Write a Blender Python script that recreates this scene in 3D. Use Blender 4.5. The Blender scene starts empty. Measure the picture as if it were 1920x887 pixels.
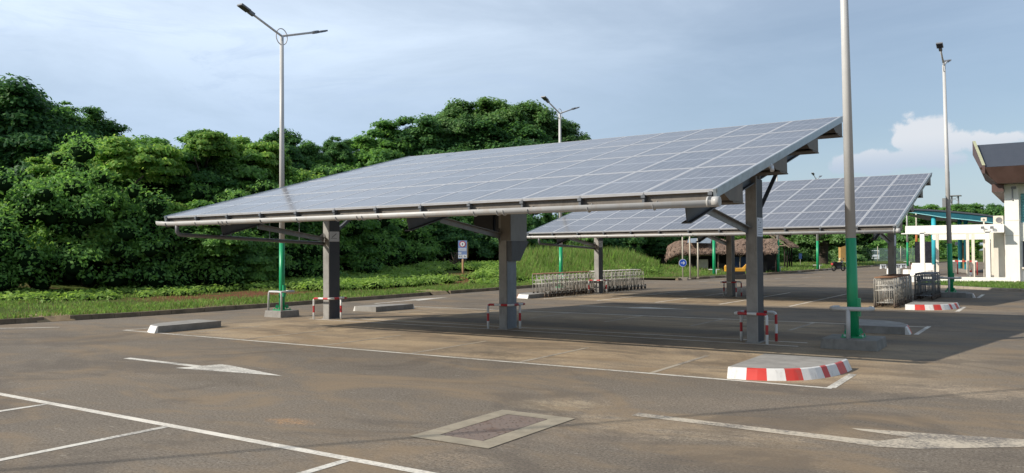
import bpy, math, random
import numpy as np
from mathutils import Vector, Matrix
R = math.radians
rnd = random.Random(7)
sc = bpy.context.scene
col = sc.collection

# ------------------------------------------------------------------ camera
F = 1526.95; W = 1920.0; H = 887.0; CH = 1.927
FW = Vector((-0.55235731, 0.8333634, 0.02017059))
RT = Vector((0.83344063, 0.55256915, -0.00663762))
UP = Vector((0.0166772, -0.01314465, 0.99977452))
cd = bpy.data.cameras.new('camera'); cam = bpy.data.objects.new('camera', cd); col.objects.link(cam)
cd.sensor_width = 36.0; cd.lens = F / W * 36.0; cd.clip_end = 6000; cd.clip_start = 0.05
M = Matrix((RT, UP, -FW)).transposed().to_4x4(); M.translation = Vector((0, 0, CH))
cam.matrix_world = M
sc.camera = cam
def at(px, py, t):
    """world point at depth t (metres along the view axis) seen at a pixel of the 1920 wide photo"""
    return Vector((0, 0, CH)) + FW * t + RT * ((px - W / 2) / F * t) - UP * ((py - H / 2) / F * t)

# ------------------------------------------------------------------ helpers
def tag(o, label=None, cat=None, group=None, kind=None):
    if label: o['label'] = label
    if cat: o['category'] = cat
    if group: o['group'] = group
    if kind: o['kind'] = kind
    return o
def empty(name, loc, label, cat, group=None, rz=0.0):
    o = bpy.data.objects.new(name, None); col.objects.link(o); o.location = loc; o.rotation_euler = (0, 0, rz)
    o.empty_display_size = 0.3
    return tag(o, label, cat, group)
def copy_tree(o, loc=None, rz=None, label=None, group=None, parent=None):
    c = o.copy(); col.objects.link(c)
    if parent is not None: c.parent = parent
    if loc is not None: c.location = loc
    if rz is not None: c.rotation_euler = (0, 0, rz)
    if label: c['label'] = label
    if group: c['group'] = group
    for ch in o.children: copy_tree(ch, parent=c)
    return c

class MB:
    def __init__(s): s.v = []; s.f = []; s.m = []; s.sm = []
    def face(s, pts, m=0, smooth=False):
        b = len(s.v); s.v += [tuple(p) for p in pts]; s.f.append(tuple(range(b, b + len(pts)))); s.m.append(m); s.sm.append(smooth)
    def box(s, x0, x1, y0, y1, z0, z1, m=0):
        b = len(s.v)
        s.v += [(x0, y0, z0), (x1, y0, z0), (x1, y1, z0), (x0, y1, z0), (x0, y0, z1), (x1, y0, z1), (x1, y1, z1), (x0, y1, z1)]
        for f in [(0, 3, 2, 1), (4, 5, 6, 7), (0, 1, 5, 4), (1, 2, 6, 5), (2, 3, 7, 6), (3, 0, 4, 7)]:
            s.f.append(tuple(b + i for i in f)); s.m.append(m); s.sm.append(False)
    def bar(s, a, b_, w, h, m=0, up=(0, 0, 1)):
        a = Vector(a); b_ = Vector(b_); d = (b_ - a).normalized(); u = Vector(up)
        if abs(d.dot(u)) > .98: u = Vector((0, 1, 0))
        sd = d.cross(u).normalized() * w / 2; uu = sd.cross(d).normalized() * h / 2
        b = len(s.v)
        for p in (a, b_):
            s.v += [tuple(p - sd - uu), tuple(p + sd - uu), tuple(p + sd + uu), tuple(p - sd + uu)]
        for f in [(0, 1, 2, 3), (7, 6, 5, 4), (0, 4, 5, 1), (1, 5, 6, 2), (2, 6, 7, 3), (3, 7, 4, 0)]:
            s.f.append(tuple(b + i for i in f)); s.m.append(m); s.sm.append(False)
    def tube(s, pts, r, n=8, m=0, cap=True, mats=None):
        pts = [Vector(p) for p in pts]; rr = r if isinstance(r, (list, tuple)) else [r] * len(pts)
        base = len(s.v); prev = None
        for i, p in enumerate(pts):
            if i == 0: d = pts[1] - p
            elif i == len(pts) - 1: d = p - pts[i - 1]
            else: d = (pts[i + 1] - p).normalized() + (p - pts[i - 1]).normalized()
            d.normalize()
            if prev is None:
                u = Vector((0, 0, 1)) if abs(d.z) < .9 else Vector((1, 0, 0))
                u = (u - d * u.dot(d)).normalized()
            else: u = (prev - d * prev.dot(d)).normalized()
            prev = u; w = d.cross(u)
            for k in range(n):
                a = 2 * math.pi * k / n
                s.v.append(tuple(p + (u * math.cos(a) + w * math.sin(a)) * rr[i]))
        for i in range(len(pts) - 1):
            for k in range(n):
                a = base + i * n + k; b = base + i * n + (k + 1) % n
                s.f.append((a, b, b + n, a + n)); s.m.append(mats[i] if mats else m); s.sm.append(True)
        if cap:
            s.f.append(tuple(base + k for k in reversed(range(n)))); s.m.append(mats[0] if mats else m); s.sm.append(False)
            e = base + (len(pts) - 1) * n
            s.f.append(tuple(e + k for k in range(n))); s.m.append(mats[-1] if mats else m); s.sm.append(False)
    def prism(s, poly, z0, z1, m=0, mt=None, inset=None):
        """poly ccw; top polygon may be another list"""
        top = inset or poly; n = len(poly); b = len(s.v)
        s.v += [(x, y, z0) for x, y in poly] + [(x, y, z1) for x, y in top]
        for i in range(n):
            j = (i + 1) % n
            s.f.append((b + i, b + j, b + n + j, b + n + i)); s.m.append(m); s.sm.append(False)
        s.f.append(tuple(b + n + i for i in range(n))); s.m.append(m if mt is None else mt); s.sm.append(False)
        s.f.append(tuple(b + i for i in reversed(range(n)))); s.m.append(m); s.sm.append(False)
    def extr(s, prof, axis, a0, a1, m=0):
        """prof: list of 2D points; axis 'x': (y,z) extruded along x; 'y': (x,z) along y"""
        n = len(prof); b = len(s.v)
        for a in (a0, a1):
            for p in prof: s.v.append((a, p[0], p[1]) if axis == 'x' else (p[0], a, p[1]))
        for i in range(n):
            j = (i + 1) % n
            s.f.append((b + i, b + j, b + n + j, b + n + i)); s.m.append(m); s.sm.append(False)
        s.f.append(tuple(b + i for i in reversed(range(n)))); s.m.append(m); s.sm.append(False)
        s.f.append(tuple(b + n + i for i in range(n))); s.m.append(m); s.sm.append(False)
    def mesh(s, name, mats):
        me = bpy.data.meshes.new(name); me.from_pydata(s.v, [], s.f)
        for m in (mats if isinstance(mats, (list, tuple)) else [mats]): me.materials.append(m)
        me.polygons.foreach_set('material_index', s.m); me.polygons.foreach_set('use_smooth', s.sm)
        me.update(); return me
    def build(s, name, mats, parent=None, bevel=0, loc=None, rot=None):
        me = s.mesh(name, mats)
        o = bpy.data.objects.new(name, me); col.objects.link(o)
        if bevel:
            import bmesh
            bm = bmesh.new(); bm.from_mesh(me); bmesh.ops.remove_doubles(bm, verts=bm.verts, dist=1e-5)
            bmesh.ops.recalc_face_normals(bm, faces=bm.faces)
            bm.to_mesh(me); bm.free()
            md = o.modifiers.new('bevel', 'BEVEL'); md.width = bevel; md.segments = 2; md.limit_method = 'ANGLE'; md.angle_limit = R(40)
        if parent is not None: o.parent = parent
        if loc is not None: o.location = loc
        if rot is not None: o.rotation_euler = rot
        return o
def fixnormals(o):
    import bmesh
    bm = bmesh.new(); bm.from_mesh(o.data); bmesh.ops.recalc_face_normals(bm, faces=bm.faces); bm.to_mesh(o.data); bm.free()

# ------------------------------------------------------------------ materials
class NT:
    def __init__(s, name):
        s.m = bpy.data.materials.new(name); s.m.use_nodes = True; s.t = s.m.node_tree; s.n = s.t.nodes
        s.b = s.n['Principled BSDF']; s.out = s.n['Material Output']
    def add(s, ty, **kw):
        n = s.n.new(ty)
        for k, v in kw.items(): setattr(n, k, v)
        return n
    def link(s, a, b): s.t.links.new(a, b)
    def coord(s, kind='Object'): return s.add('ShaderNodeTexCoord').outputs[kind]
    def pos(s): return s.add('ShaderNodeNewGeometry').outputs['Position']
    def scale(s, src, v):
        m = s.add('ShaderNodeVectorMath', operation='MULTIPLY'); s.link(src, m.inputs[0]); m.inputs[1].default_value = v; return m.outputs[0]
    def noise(s, src, sc_, det=4, rough=.55, dist=0):
        n = s.add('ShaderNodeTexNoise'); s.link(src, n.inputs['Vector']); n.inputs['Scale'].default_value = sc_
        n.inputs['Detail'].default_value = det; n.inputs['Roughness'].default_value = rough; n.inputs['Distortion'].default_value = dist
        return n.outputs['Fac']
    def ramp(s, src, a, b, lo=0.0, hi=1.0, smooth=True):
        m = s.add('ShaderNodeMapRange'); m.interpolation_type = 'SMOOTHSTEP' if smooth else 'LINEAR'
        s.link(src, m.inputs['Value']); m.inputs['From Min'].default_value = a; m.inputs['From Max'].default_value = b
        m.inputs['To Min'].default_value = lo; m.inputs['To Max'].default_value = hi; return m.outputs['Result']
    def math(s, op, a, b=None, c=None, clamp=False):
        m = s.add('ShaderNodeMath', operation=op); m.use_clamp = clamp
        for i, x in enumerate((a, b, c)):
            if x is None: continue
            if isinstance(x, (int, float)): m.inputs[i].default_value = x
            else: s.link(x, m.inputs[i])
        return m.outputs[0]
    def mix(s, fac, a, b):
        m = s.add('ShaderNodeMix', data_type='RGBA')
        if isinstance(fac, (int, float)): m.inputs[0].default_value = fac
        else: s.link(fac, m.inputs[0])
        for i, x in ((6, a), (7, b)):
            if isinstance(x, tuple): m.inputs[i].default_value = (*x, 1) if len(x) == 3 else x
            else: s.link(x, m.inputs[i])
        return m.outputs[2]
    def sep(s, src):
        n = s.add('ShaderNodeSeparateXYZ'); s.link(src, n.inputs[0]); return n.outputs
    def set(s, color=None, rough=None, metal=None, spec=None, bump=None, bstr=.3, bdist=.02):
        if color is not None:
            if isinstance(color, tuple): s.b.inputs['Base Color'].default_value = (*color, 1)
            else: s.link(color, s.b.inputs['Base Color'])
        if rough is not None:
            if isinstance(rough, (int, float)): s.b.inputs['Roughness'].default_value = rough
            else: s.link(rough, s.b.inputs['Roughness'])
        if metal is not None: s.b.inputs['Metallic'].default_value = metal
        if spec is not None: s.b.inputs['Specular IOR Level'].default_value = spec
        if bump is not None:
            bn = s.add('ShaderNodeBump'); bn.inputs['Strength'].default_value = bstr; bn.inputs['Distance'].default_value = bdist
            s.link(bump, bn.inputs['Height']); s.link(bn.outputs[0], s.b.inputs['Normal'])
        return s.m
def mat(name, c, rough=.6, var=.25, scale=3.0, metal=0.0, dirt=None, dirt_amt=.4, bump=0.0, spec=.5, objspace=False, fine=0.0):
    t = NT(name); p = t.coord() if objspace else t.pos()
    n = t.noise(p, scale, 5, .6)
    c2 = tuple(x * (1 - var) for x in c)
    cc = t.mix(t.ramp(n, .3, .7), c2, c)
    if dirt:
        n2 = t.noise(t.scale(p, (1, 1, .35)), scale * 2.3, 6, .7)
        cc = t.mix(t.ramp(n2, .48, .75, 0, dirt_amt), cc, dirt)
    rr = t.ramp(n, .2, .8, max(.05, rough - .08), min(1, rough + .08))
    return t.set(cc, rr, metal, spec, bump=t.noise(p, scale * 12, 4) if bump else None, bstr=bump, bdist=.01)

def asphalt():
    t = NT('asphalt'); p = t.pos(); x, y, z = t.sep(p)
    big = t.noise(p, .12, 4, .6); mid = t.noise(p, .7, 5, .6, .6); fine = t.noise(p, 90, 3, .7); spk = t.noise(p, 26, 3, .75)
    c = t.mix(t.ramp(big, .35, .65), (.160, .132, .102), (.206, .170, .130))
    c = t.mix(t.ramp(mid, .42, .72, 0, .5), c, (.215, .182, .145))
    c = t.mix(t.ramp(spk, .6, .8, 0, .5), c, (.26, .235, .205))
    c = t.mix(t.ramp(fine, .5, .75, 0, .35), c, (.055, .05, .046))
    # dusty earth in the parking bays
    def box(x0, x1, y0, y1, s=.8, sy=.5):
        a = t.math('MULTIPLY', t.ramp(x, x0 - s, x0 + s), t.ramp(x, x1 - s, x1 + s, 1, 0))
        b = t.math('MULTIPLY', t.ramp(y, y0 - sy, y0 + sy), t.ramp(y, y1 - sy, y1 + sy, 1, 0))
        return t.math('MULTIPLY', a, b)
    wob = t.noise(t.scale(p, (.5, 1.1, 1)), .9, 6, .62, .8)
    bays = t.math('MAXIMUM', box(-19.5, -1.6, 12.15, 18.2, 1.5, .25), t.math('MAXIMUM', box(-19.5, -2.5, 19.5, 22.5, 1.5, .5), box(-20, -2.4, 28.9, 34.5, 1.5, .3)))
    d = t.math('MULTIPLY', bays, t.ramp(wob, .30, .62, .30, 1))
    c = t.mix(t.math('MULTIPLY', d, .85), c, (.50, .375, .235))
    # drifting sand streaks, thin and broken
    st = t.noise(t.scale(p, (.55, 1.5, 1)), 1.3, 8, .72, 1.2)
    st2 = t.noise(t.scale(p, (1.6, .6, 1)), .35, 3, .5)
    m2 = t.math('MULTIPLY', t.ramp(st, .60, .72), t.ramp(st2, .45, .62))
    c = t.mix(t.math('MULTIPLY', m2, .55), c, (.36, .29, .20))
    # tyre tracked dust swirl in front of the right island and loose patches
    def blob(cx, cy, rx, ry, ang=0.0, soft=1.0):
        ca, sa = math.cos(ang), math.sin(ang)
        dx = t.math('SUBTRACT', x, cx); dy = t.math('SUBTRACT', y, cy)
        u = t.math('DIVIDE', t.math('ADD', t.math('MULTIPLY', dx, ca), t.math('MULTIPLY', dy, sa)), rx)
        v = t.math('DIVIDE', t.math('SUBTRACT', t.math('MULTIPLY', dy, ca), t.math('MULTIPLY', dx, sa)), ry)
        r = t.math('SQRT', t.math('ADD', t.math('MULTIPLY', u, u), t.math('MULTIPLY', v, v)))
        r = t.math('ADD', r, t.math('MULTIPLY', t.math('SUBTRACT', wob2, .5), 3.2))
        return t.math('MULTIPLY', t.ramp(r, 1 - .6 * soft, 1 + .4 * soft, 1, 0), scr)
    wob2 = t.noise(p, 2.6, 8, .78, 1.0); scr = t.ramp(t.noise(t.scale(p, (7, 15, 1)), 1.0, 7, .8, .8), .38, .60, .12, 1)
    for (cx, cy, rx, ry, an, amt, cc) in [
        (-5.25, 8.95, .55, .40, .4, 1.0, (.50, .41, .28)), (-3.6, 8.4, 1.5, .5, .15, .8, (.44, .35, .24)),
        (-2.0, 8.9, 1.2, .5, .4, .35, (.38, .30, .21)), (-4.3, 7.4, 1.6, .35, .8, .35, (.36, .28, .20)),
        (-7.35, 6.45, .30, .18, 0, .9, (.40, .24, .12)), (-4.9, 6.05, .7, .35, .2, .5, (.36, .27, .18)),
        (-1.3, 12.6, 1.4, .5, .3, .85, (.46, .36, .25)), (-12.2, 7.9, 1.3, .5, .1, .35, (.30, .22, .14)),
        (-3.2, 10.2, 2.2, .5, .4, .35, (.32, .25, .18)), (-22.5, 14, 3, 1.2, .2, .3, (.30, .26, .21)),
        (-1.2, 17.5, 1.5, 1.5, .2, .35, (.33, .26, .18)), (-9, 24, 5, .7, .1, .35, (.3, .25, .19))]:
        c = t.mix(t.math('MULTIPLY', blob(cx, cy, rx, ry, an), amt), c, cc)
    for (cx, cy, rx, ry, an, amt) in [(-8.75, 12.75, .75, .35, .2, .6), (-7.6, 13.0, .4, .18, .1, .55), (-4.95, 12.35, .45, .18, 0, .55), (-11.5, 19.5, 2.5, 1.2, 0, .35), (-6.8, 20.9, .5, .3, 0, .6), (-3.4, 16.2, .5, .5, 0, .4), (-21.2, 63.5, 2.2, 1.6, 0, .7), (-10.7, 8.0, 1.2, .3, 0, .35)]:
        c = t.mix(t.math('MULTIPLY', blob(cx, cy, rx, ry, an, .7), amt), c, (.085, .068, .048))
    sc1 = t.noise(t.scale(p, (1.2, 5.5, 1)), 1.6, 6, .8, .6)
    c = t.mix(t.ramp(sc1, .61, .67, 0, .65), c, (.40, .35, .28))
    sc3 = t.noise(t.scale(p, (4.5, 1.3, 1)), 1.9, 6, .8, .9)
    c = t.mix(t.ramp(sc3, .62, .68, 0, .5), c, (.38, .33, .26))
    gr = t.noise(p, 34, 4, .85); gr2 = t.noise(p, 14, 5, .8)
    c = t.mix(t.ramp(gr, .36, .52, .75, 0), c, (.045, .036, .028))
    c = t.mix(t.ramp(gr, .52, .66, 0, .5), c, (.36, .31, .245))
    c = t.mix(t.ramp(gr2, .52, .72, 0, .35), c, (.085, .072, .058))
    wm = t.noise(t.scale(p, (.8, 1.6, 1)), .42, 6, .68, .8)
    c = t.mix(t.ramp(wm, .44, .64, 0, .7), c, (.250, .180, .110))
    pt = t.noise(t.scale(p, (1, 1.3, 1)), .33, 6, .7, 1.0)
    c = t.mix(t.ramp(pt, .50, .60, 0, .42), c, (.100, .082, .066))
    # fine cracks
    return t.set(c, .92, 0, .25, bump=fine, bstr=.35, bdist=.012)
def paint(name, c, wear=.5):
    t = NT(name); p = t.pos()
    a = t.noise(p, 22, 6, .75); b = t.noise(p, 1.4, 4, .6)
    v = t.math('ADD', t.math('MULTIPLY', a, .6), t.math('MULTIPLY', b, .5))
    cc = t.mix(t.ramp(v, .49, .66, 0, wear), c, (.17, .15, .13))
    return t.set(cc, .8, 0, .3)
def grassy(name='earth_grass'):
    t = NT(name); p = t.pos(); x, y, z = t.sep(p)
    n = t.noise(p, .35, 5, .6); m = t.noise(p, 5, 5, .7); f = t.noise(p, 40, 3, .7)
    c = t.mix(t.ramp(m, .35, .7), (.055, .085, .018), (.115, .15, .035))
    c = t.mix(t.ramp(f, .4, .7, 0, .5), c, (.03, .045, .012))
    bare = t.math('MULTIPLY', t.math('MULTIPLY', t.ramp(x, -33, -30.5), t.ramp(x, -27.6, -26.6, 1, 0)), t.math('MULTIPLY', t.ramp(y, 17, 21), t.ramp(y, 40, 46, 1, 0)))
    bare = t.math('MULTIPLY', bare, t.ramp(t.noise(p, .8, 6, .7), .36, .5))
    c = t.mix(bare, c, t.mix(t.ramp(m, .3, .7), (.10, .045, .022), (.22, .10, .05)))
    b2 = t.math('MULTIPLY', t.ramp(n, .56, .64), .7)
    c = t.mix(b2, c, (.20, .14, .08))
    return t.set(c, .95, 0, .1, bump=m, bstr=.8, bdist=.08)
def leafmat(name, dark, light, tr=.35, hue=.0):
    t = NT(name); p = t.pos()
    oi = t.add('ShaderNodeObjectInfo')
    n = t.noise(p, .55, 3, .6); n2 = t.noise(p, 5.0, 2, .6)
    f = t.math('ADD', t.math('MULTIPLY', n, .9), t.math('MULTIPLY', n2, .75))
    f = t.math('ADD', f, t.math('MULTIPLY', t.math('SUBTRACT', oi.outputs['Random'], .5), .25))
    c = t.mix(t.ramp(f, .58, 1.05), dark, light)
    t.set(c, .55, 0, .25)
    tl = t.add('ShaderNodeBsdfTranslucent'); t.link(t.mix(.5, c, (light[0] * 1.3, light[1] * 1.45, light[2] * .75)), tl.inputs['Color'])
    mx = t.add('ShaderNodeMixShader'); mx.inputs[0].default_value = tr
    t.link(t.b.outputs[0], mx.inputs[1]); t.link(tl.outputs[0], mx.inputs[2]); t.link(mx.outputs[0], t.out.inputs['Surface'])
    return t.m
def cellmat():
    t = NT('solar_glass'); p = t.coord(); x, y, z = t.sep(p)
    def lines(v, n, wd, off=0.0):
        f = t.math('FRACT', t.math('MULTIPLY_ADD', v, n, off)); a = t.math('ABSOLUTE', t.math('SUBTRACT', f, .5))
        return t.math('GREATER_THAN', a, .5 - wd)
    u = t.math('DIVIDE', t.math('SUBTRACT', x, .045), 1.195 - .09); v = t.math('DIVIDE', t.math('SUBTRACT', y, .04), 2.441 - .08)
    vx = lines(u, 6, .032); vy = lines(v, 12, .016)
    mid = t.math('LESS_THAN', t.math('ABSOLUTE', t.math('SUBTRACT', v, .5)), .009)
    bus = lines(u, 30, .05)
    oi = t.add('ShaderNodeObjectInfo'); base = t.mix(oi.outputs['Random'], (.034, .032, .042), (.078, .071, .080))
    wp = t.pos()
    dust = t.ramp(t.noise(t.scale(p, (5, 1.2, 1)), 1.4, 7, .72, .6), .3, .75, .08, .30)
    spot = t.ramp(t.noise(wp, 16, 3, .6), .74, .78, 0, .7)
    dust = t.math('MAXIMUM', dust, spot)
    c = t.mix(t.math('MULTIPLY', bus, .10), base, (.3, .3, .32))
    c = t.mix(t.math('MULTIPLY', vy, .22), c, (.4, .4, .42))
    c = t.mix(t.math('MULTIPLY', vx, .75), c, (.46, .46, .49))
    c = t.mix(t.math('MULTIPLY', mid, .9), c, (.6, .6, .63))
    low = t.ramp(v, 0, .05, .35, 0)
    c = t.mix(dust, c, (.34, .31, .29)); c = t.mix(low, c, (.3, .25, .2))
    t.set(c, .30, 0, .5)
    t.b.inputs['Coat Weight'].default_value = .45; t.b.inputs['Coat Roughness'].default_value = .14
    return t.m
def stripes(name, a, b):
    return [mat(name + '_white', a, .5, .1, dirt=(.26, .22, .18), dirt_amt=.55), mat(name + '_red', b, .45, .15, dirt=(.22, .12, .1), dirt_amt=.55)]

M_ASPH = asphalt()
M_PAINT = paint('road_paint', (.66, .62, .54), .75)
M_PAINTB = paint('bright_road_paint', (.74, .68, .58), .45)
M_PAINTW = paint('worn_road_paint', (.42, .36, .28), 1.0)
M_GRASSG = grassy()
M_CONC = mat('concrete', (.33, .31, .28), .9, .3, 2.5, dirt=(.15, .13, .11), dirt_amt=.45, bump=.4)
M_CONCD = mat('weathered_concrete', (.27, .255, .225), .9, .3, 3, dirt=(.12, .11, .09), dirt_amt=.5, bump=.15)
M_KERB = mat('mossy_kerb', (.25, .19, .125), .95, .45, 2, dirt=(.08, .07, .04), dirt_amt=.7, bump=.6)
M_KERBL = mat('pale_kerb', (.40, .34, .27), .95, .3, 2, dirt=(.2, .16, .12), dirt_amt=.5, bump=.4)
M_SAND = mat('gully_concrete', (.38, .27, .15), .95, .3, 4, bump=.4)
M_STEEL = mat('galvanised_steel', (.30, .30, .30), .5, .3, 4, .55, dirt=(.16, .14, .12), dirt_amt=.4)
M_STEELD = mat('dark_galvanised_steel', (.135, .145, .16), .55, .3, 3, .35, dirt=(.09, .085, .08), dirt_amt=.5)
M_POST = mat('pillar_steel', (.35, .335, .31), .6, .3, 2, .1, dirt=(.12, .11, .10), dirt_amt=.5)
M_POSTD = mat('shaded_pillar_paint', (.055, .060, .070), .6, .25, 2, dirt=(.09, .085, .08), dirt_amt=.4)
M_STEELB = mat('weathered_steel_beam', (.20, .175, .15), .6, .35, 3, .3, dirt=(.09, .07, .05), dirt_amt=.6)
M_ALU = mat('aluminium_frame', (.54, .54, .55), .4, .08, 5, .2)
M_TRIM = mat('edge_trim_steel', (.42, .47, .50), .4, .3, 5, .6, dirt=(.25, .25, .25), dirt_amt=.4)
M_GUT = mat('gutter_plastic', (.46, .45, .43), .4, .1, 2, dirt=(.38, .27, .18), dirt_amt=.45)
M_GUTD = mat('grey_pipe', (.13, .13, .135), .5, .2, 3)
M_CELL = cellmat()
M_CONDUIT = mat('zinc_cover', (.24, .28, .33), .45, .25, 4, .4, dirt=(.14, .14, .15), dirt_amt=.4)
M_CAB = mat('cabinet_grey', (.33, .35, .36), .5, .1, 3, dirt=(.22, .22, .2))
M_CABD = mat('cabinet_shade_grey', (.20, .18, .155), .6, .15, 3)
M_PAPER = mat('paper', (.72, .75, .80), .8, .06, 3)
M_INK = mat('ink', (.12, .13, .17), .8, .1)
M_RWW, M_RWR = stripes('guard_paint', (.78, .78, .76), (.52, .025, .03))
M_KW, M_KR = stripes('kerb_paint', (.74, .72, .68), (.62, .05, .035))
M_GREYP = mat('grey_pole_paint', (.56, .55, .53), .45, .08, 2, 0, dirt=(.42, .40, .37), dirt_amt=.25)
M_GREEN = mat('green_pole_paint', (.018, .36, .15), .35, .12, 2, dirt=(.03, .22, .11), dirt_amt=.4)
M_HEAD = mat('lamp_head_grey', (.17, .18, .20), .45, .15)
M_LED = mat('led_glass', (.03, .035, .05), .15, .1)
M_CHROME = mat('trolley_wire', (.50, .48, .43), .5, .3, 8, .1, dirt=(.25, .17, .11), dirt_amt=.5)
M_CHROMED = mat('dark_trolley_wire', (.30, .31, .31), .5, .3, 8, .1)
M_BROWNH = mat('rusty_handle', (.26, .14, .08), .7, .4, 8)
M_WHITEH = mat('pale_handle', (.6, .57, .52), .5, .1, 8)
M_TYRE = mat('rubber', (.035, .033, .032), .8, .3)
M_WHEELB = mat('dusty_wheel', (.11, .08, .06), .8, .3)
M_REDP = mat('red_plastic', (.45, .04, .035), .5, .1)
M_WALL = mat('white_wall', (.90, .87, .80), .8, .04, 1.2, dirt=(.7, .64, .54), dirt_amt=.3, bump=.05)
M_WALLB = mat('cream_wall', (.78, .72, .61), .8, .1, 1.2, dirt=(.45, .38, .3), dirt_amt=.25)
M_BROWNF = mat('brown_fascia', (.105, .058, .048), .6, .2, 2)
M_ROOFD = mat('dark_roof', (.050, .058, .075), .7, .15, 2)
M_VERGE = mat('pale_roof_edge', (.45, .45, .28), .7, .2)
M_CYAN = mat('turquoise_paint', (.025, .24, .33), .45, .12, 2)
M_CYAND = mat('dark_turquoise', (.008, .085, .12), .5, .2)
M_CYANC = mat('turquoise_column', (.05, .46, .55), .45, .1, 2)
M_CYANM = mat('shelter_fascia', (.012, .13, .18), .5, .2, 2)
M_CYANL = mat('pale_turquoise', (.25, .58, .62), .5, .1)
M_GLASS = mat('dark_window_glass', (.03, .04, .055), .12, .2)
M_SCREEN = mat('dark_screen', (.018, .018, .024), .25, .1)
M_BLUE = mat('sign_blue', (.02, .09, .50), .45, .1)
M_BLUED = mat('sign_panel_blue', (.20, .28, .52), .5, .15)
M_SIGNW = mat('sign_white', (.72, .74, .76), .5, .06)
M_RUST = mat('rusty_post', (.42, .24, .12), .8, .4, 6)
M_CREAMP = mat('cream_post', (.55, .50, .40), .6, .15)
M_WOODP = mat('weathered_wood', (.26, .20, .14), .85, .35, 6)
M_WOODD = mat('dark_wood', (.035, .025, .018), .9, .3)
M_BARK = mat('bark', (.075, .055, .04), .95, .5, 6, bump=.8)
M_VINEW = mat('twiggy_stump', (.12, .085, .055), .95, .5, 12, bump=1.0)
M_YEL = mat('yellow_machine_paint', (.72, .36, .03), .45, .15, 4, dirt=(.3, .17, .05))
M_ORWALL = mat('ochre_pillar', (.50, .30, .10), .85, .15)
M_CARW = mat('white_car_paint', (.62, .65, .68), .3, .05)
M_BLACK = mat('black_plastic', (.02, .02, .025), .5, .2)
M_FENCE = mat('green_fence_mesh', (.06, .12, .11), .7, .2)
M_HUTIN = mat('dark_boards', (.05, .045, .045), .9, .4, 3)  # very dark grey boards for the hut's wall and crates
M_BLUET = mat('blue_tarp', (.03, .07, .20), .6, .2)
M_GRATE = None

# ------------------------------------------------------------------ world and sun
SUN = Vector((-2.58, -3.42, 2.87)).normalized()
w = bpy.data.worlds.new('World'); sc.world = w; w.use_nodes = True
wt = w.node_tree; wn = wt.nodes; bg = wn['Background']
def wadd(ty, **kw):
    n = wn.new(ty)
    for k, v in kw.items(): setattr(n, k, v)
    return n
sky = wadd('ShaderNodeTexSky', sky_type='NISHITA'); sky.sun_disc = False
sky.sun_elevation = math.asin(SUN.z); sky.sun_rotation = math.atan2(SUN.x, SUN.y)
sky.air_density = 1.0; sky.dust_density = .8; sky.ozone_density = 1.3; sky.altitude = 0
tc = wadd('ShaderNodeTexCoord')
def wmath(op, a, b=None, clamp=False):
    m = wadd('ShaderNodeMath', operation=op); m.use_clamp = clamp
    for i, x in enumerate((a, b)):
        if x is None: continue
        if isinstance(x, (int, float)): m.inputs[i].default_value = x
        else: wt.links.new(x, m.inputs[i])
    return m.outputs[0]
def wramp(s, a, b, lo=0., hi=1.):
    m = wadd('ShaderNodeMapRange'); m.interpolation_type = 'SMOOTHSTEP'; wt.links.new(s, m.inputs['Value'])
    for k, v in (('From Min', a), ('From Max', b), ('To Min', lo), ('To Max', hi)): m.inputs[k].default_value = v
    return m.outputs['Result']
def wnoise(vec, scale, det=6, rough=.6, dist=0):
    n = wadd('ShaderNodeTexNoise'); wt.links.new(vec, n.inputs['Vector']); n.inputs['Scale'].default_value = scale
    n.inputs['Detail'].default_value = det; n.inputs['Roughness'].default_value = rough; n.inputs['Distortion'].default_value = dist
    return n.outputs['Fac']
def wmix(fac, a, b):
    m = wadd('ShaderNodeMix', data_type='RGBA')
    if isinstance(fac, (int, float)): m.inputs[0].default_value = fac
    else: wt.links.new(fac, m.inputs[0])
    for i, x in ((6, a), (7, b)):
        if isinstance(x, tuple): m.inputs[i].default_value = (*x, 1)
        else: wt.links.new(x, m.inputs[i])
    return m.outputs[2]
SKYS = 0.1
def K(c): return tuple(v / SKYS for v in c)     # colours written as they reach the eye
sep = wadd('ShaderNodeSeparateXYZ'); wt.links.new(tc.outputs['Generated'], sep.inputs[0])
wx, wy, wz = sep.outputs
vm = wadd('ShaderNodeVectorMath', operation='MULTIPLY'); wt.links.new(tc.outputs['Generated'], vm.inputs[0]); vm.inputs[1].default_value = (1, 1, 5)
thin = wnoise(vm.outputs[0], 1.6, 7, .62, .7)
wisp = wnoise(vm.outputs[0], 4.5, 8, .68, 1.0)
left = wramp(wx, -.85, -.15, 1, 0)                  # veil of thin cloud, thicker to the west
veil = wmath('MULTIPLY', wmath('ADD', wmath('MULTIPLY', left, .72), .28), wramp(thin, .25, .7, .72, 1.15), True)
vc = wmix(wramp(wz, .13, .29), K((.55, .70, .90)), K((.80, .94, 1.12)))
c = wmix(veil, sky.outputs[0], vc)
band = wmath('MULTIPLY', wramp(wisp, .48, .66), wmath('MULTIPLY', wramp(wz, .14, .19), wramp(wz, .22, .30, 1, 0)))
c = wmix(wmath('MULTIPLY', band, wmath('MULTIPLY', left, .45)), c, K((.50, .64, .86)))
band2 = wmath('MULTIPLY', wramp(thin, .5, .7), wramp(wz, .2, .36, 0, 1))
c = wmix(wmath('MULTIPLY', band2, .35), c, K((.78, .90, 1.04)))
# low haze
hz = wmath('MULTIPLY', wramp(wz, .0, .11, 1, 0), .38)
c = wmix(hz, c, K((.42, .58, .82)))
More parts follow.
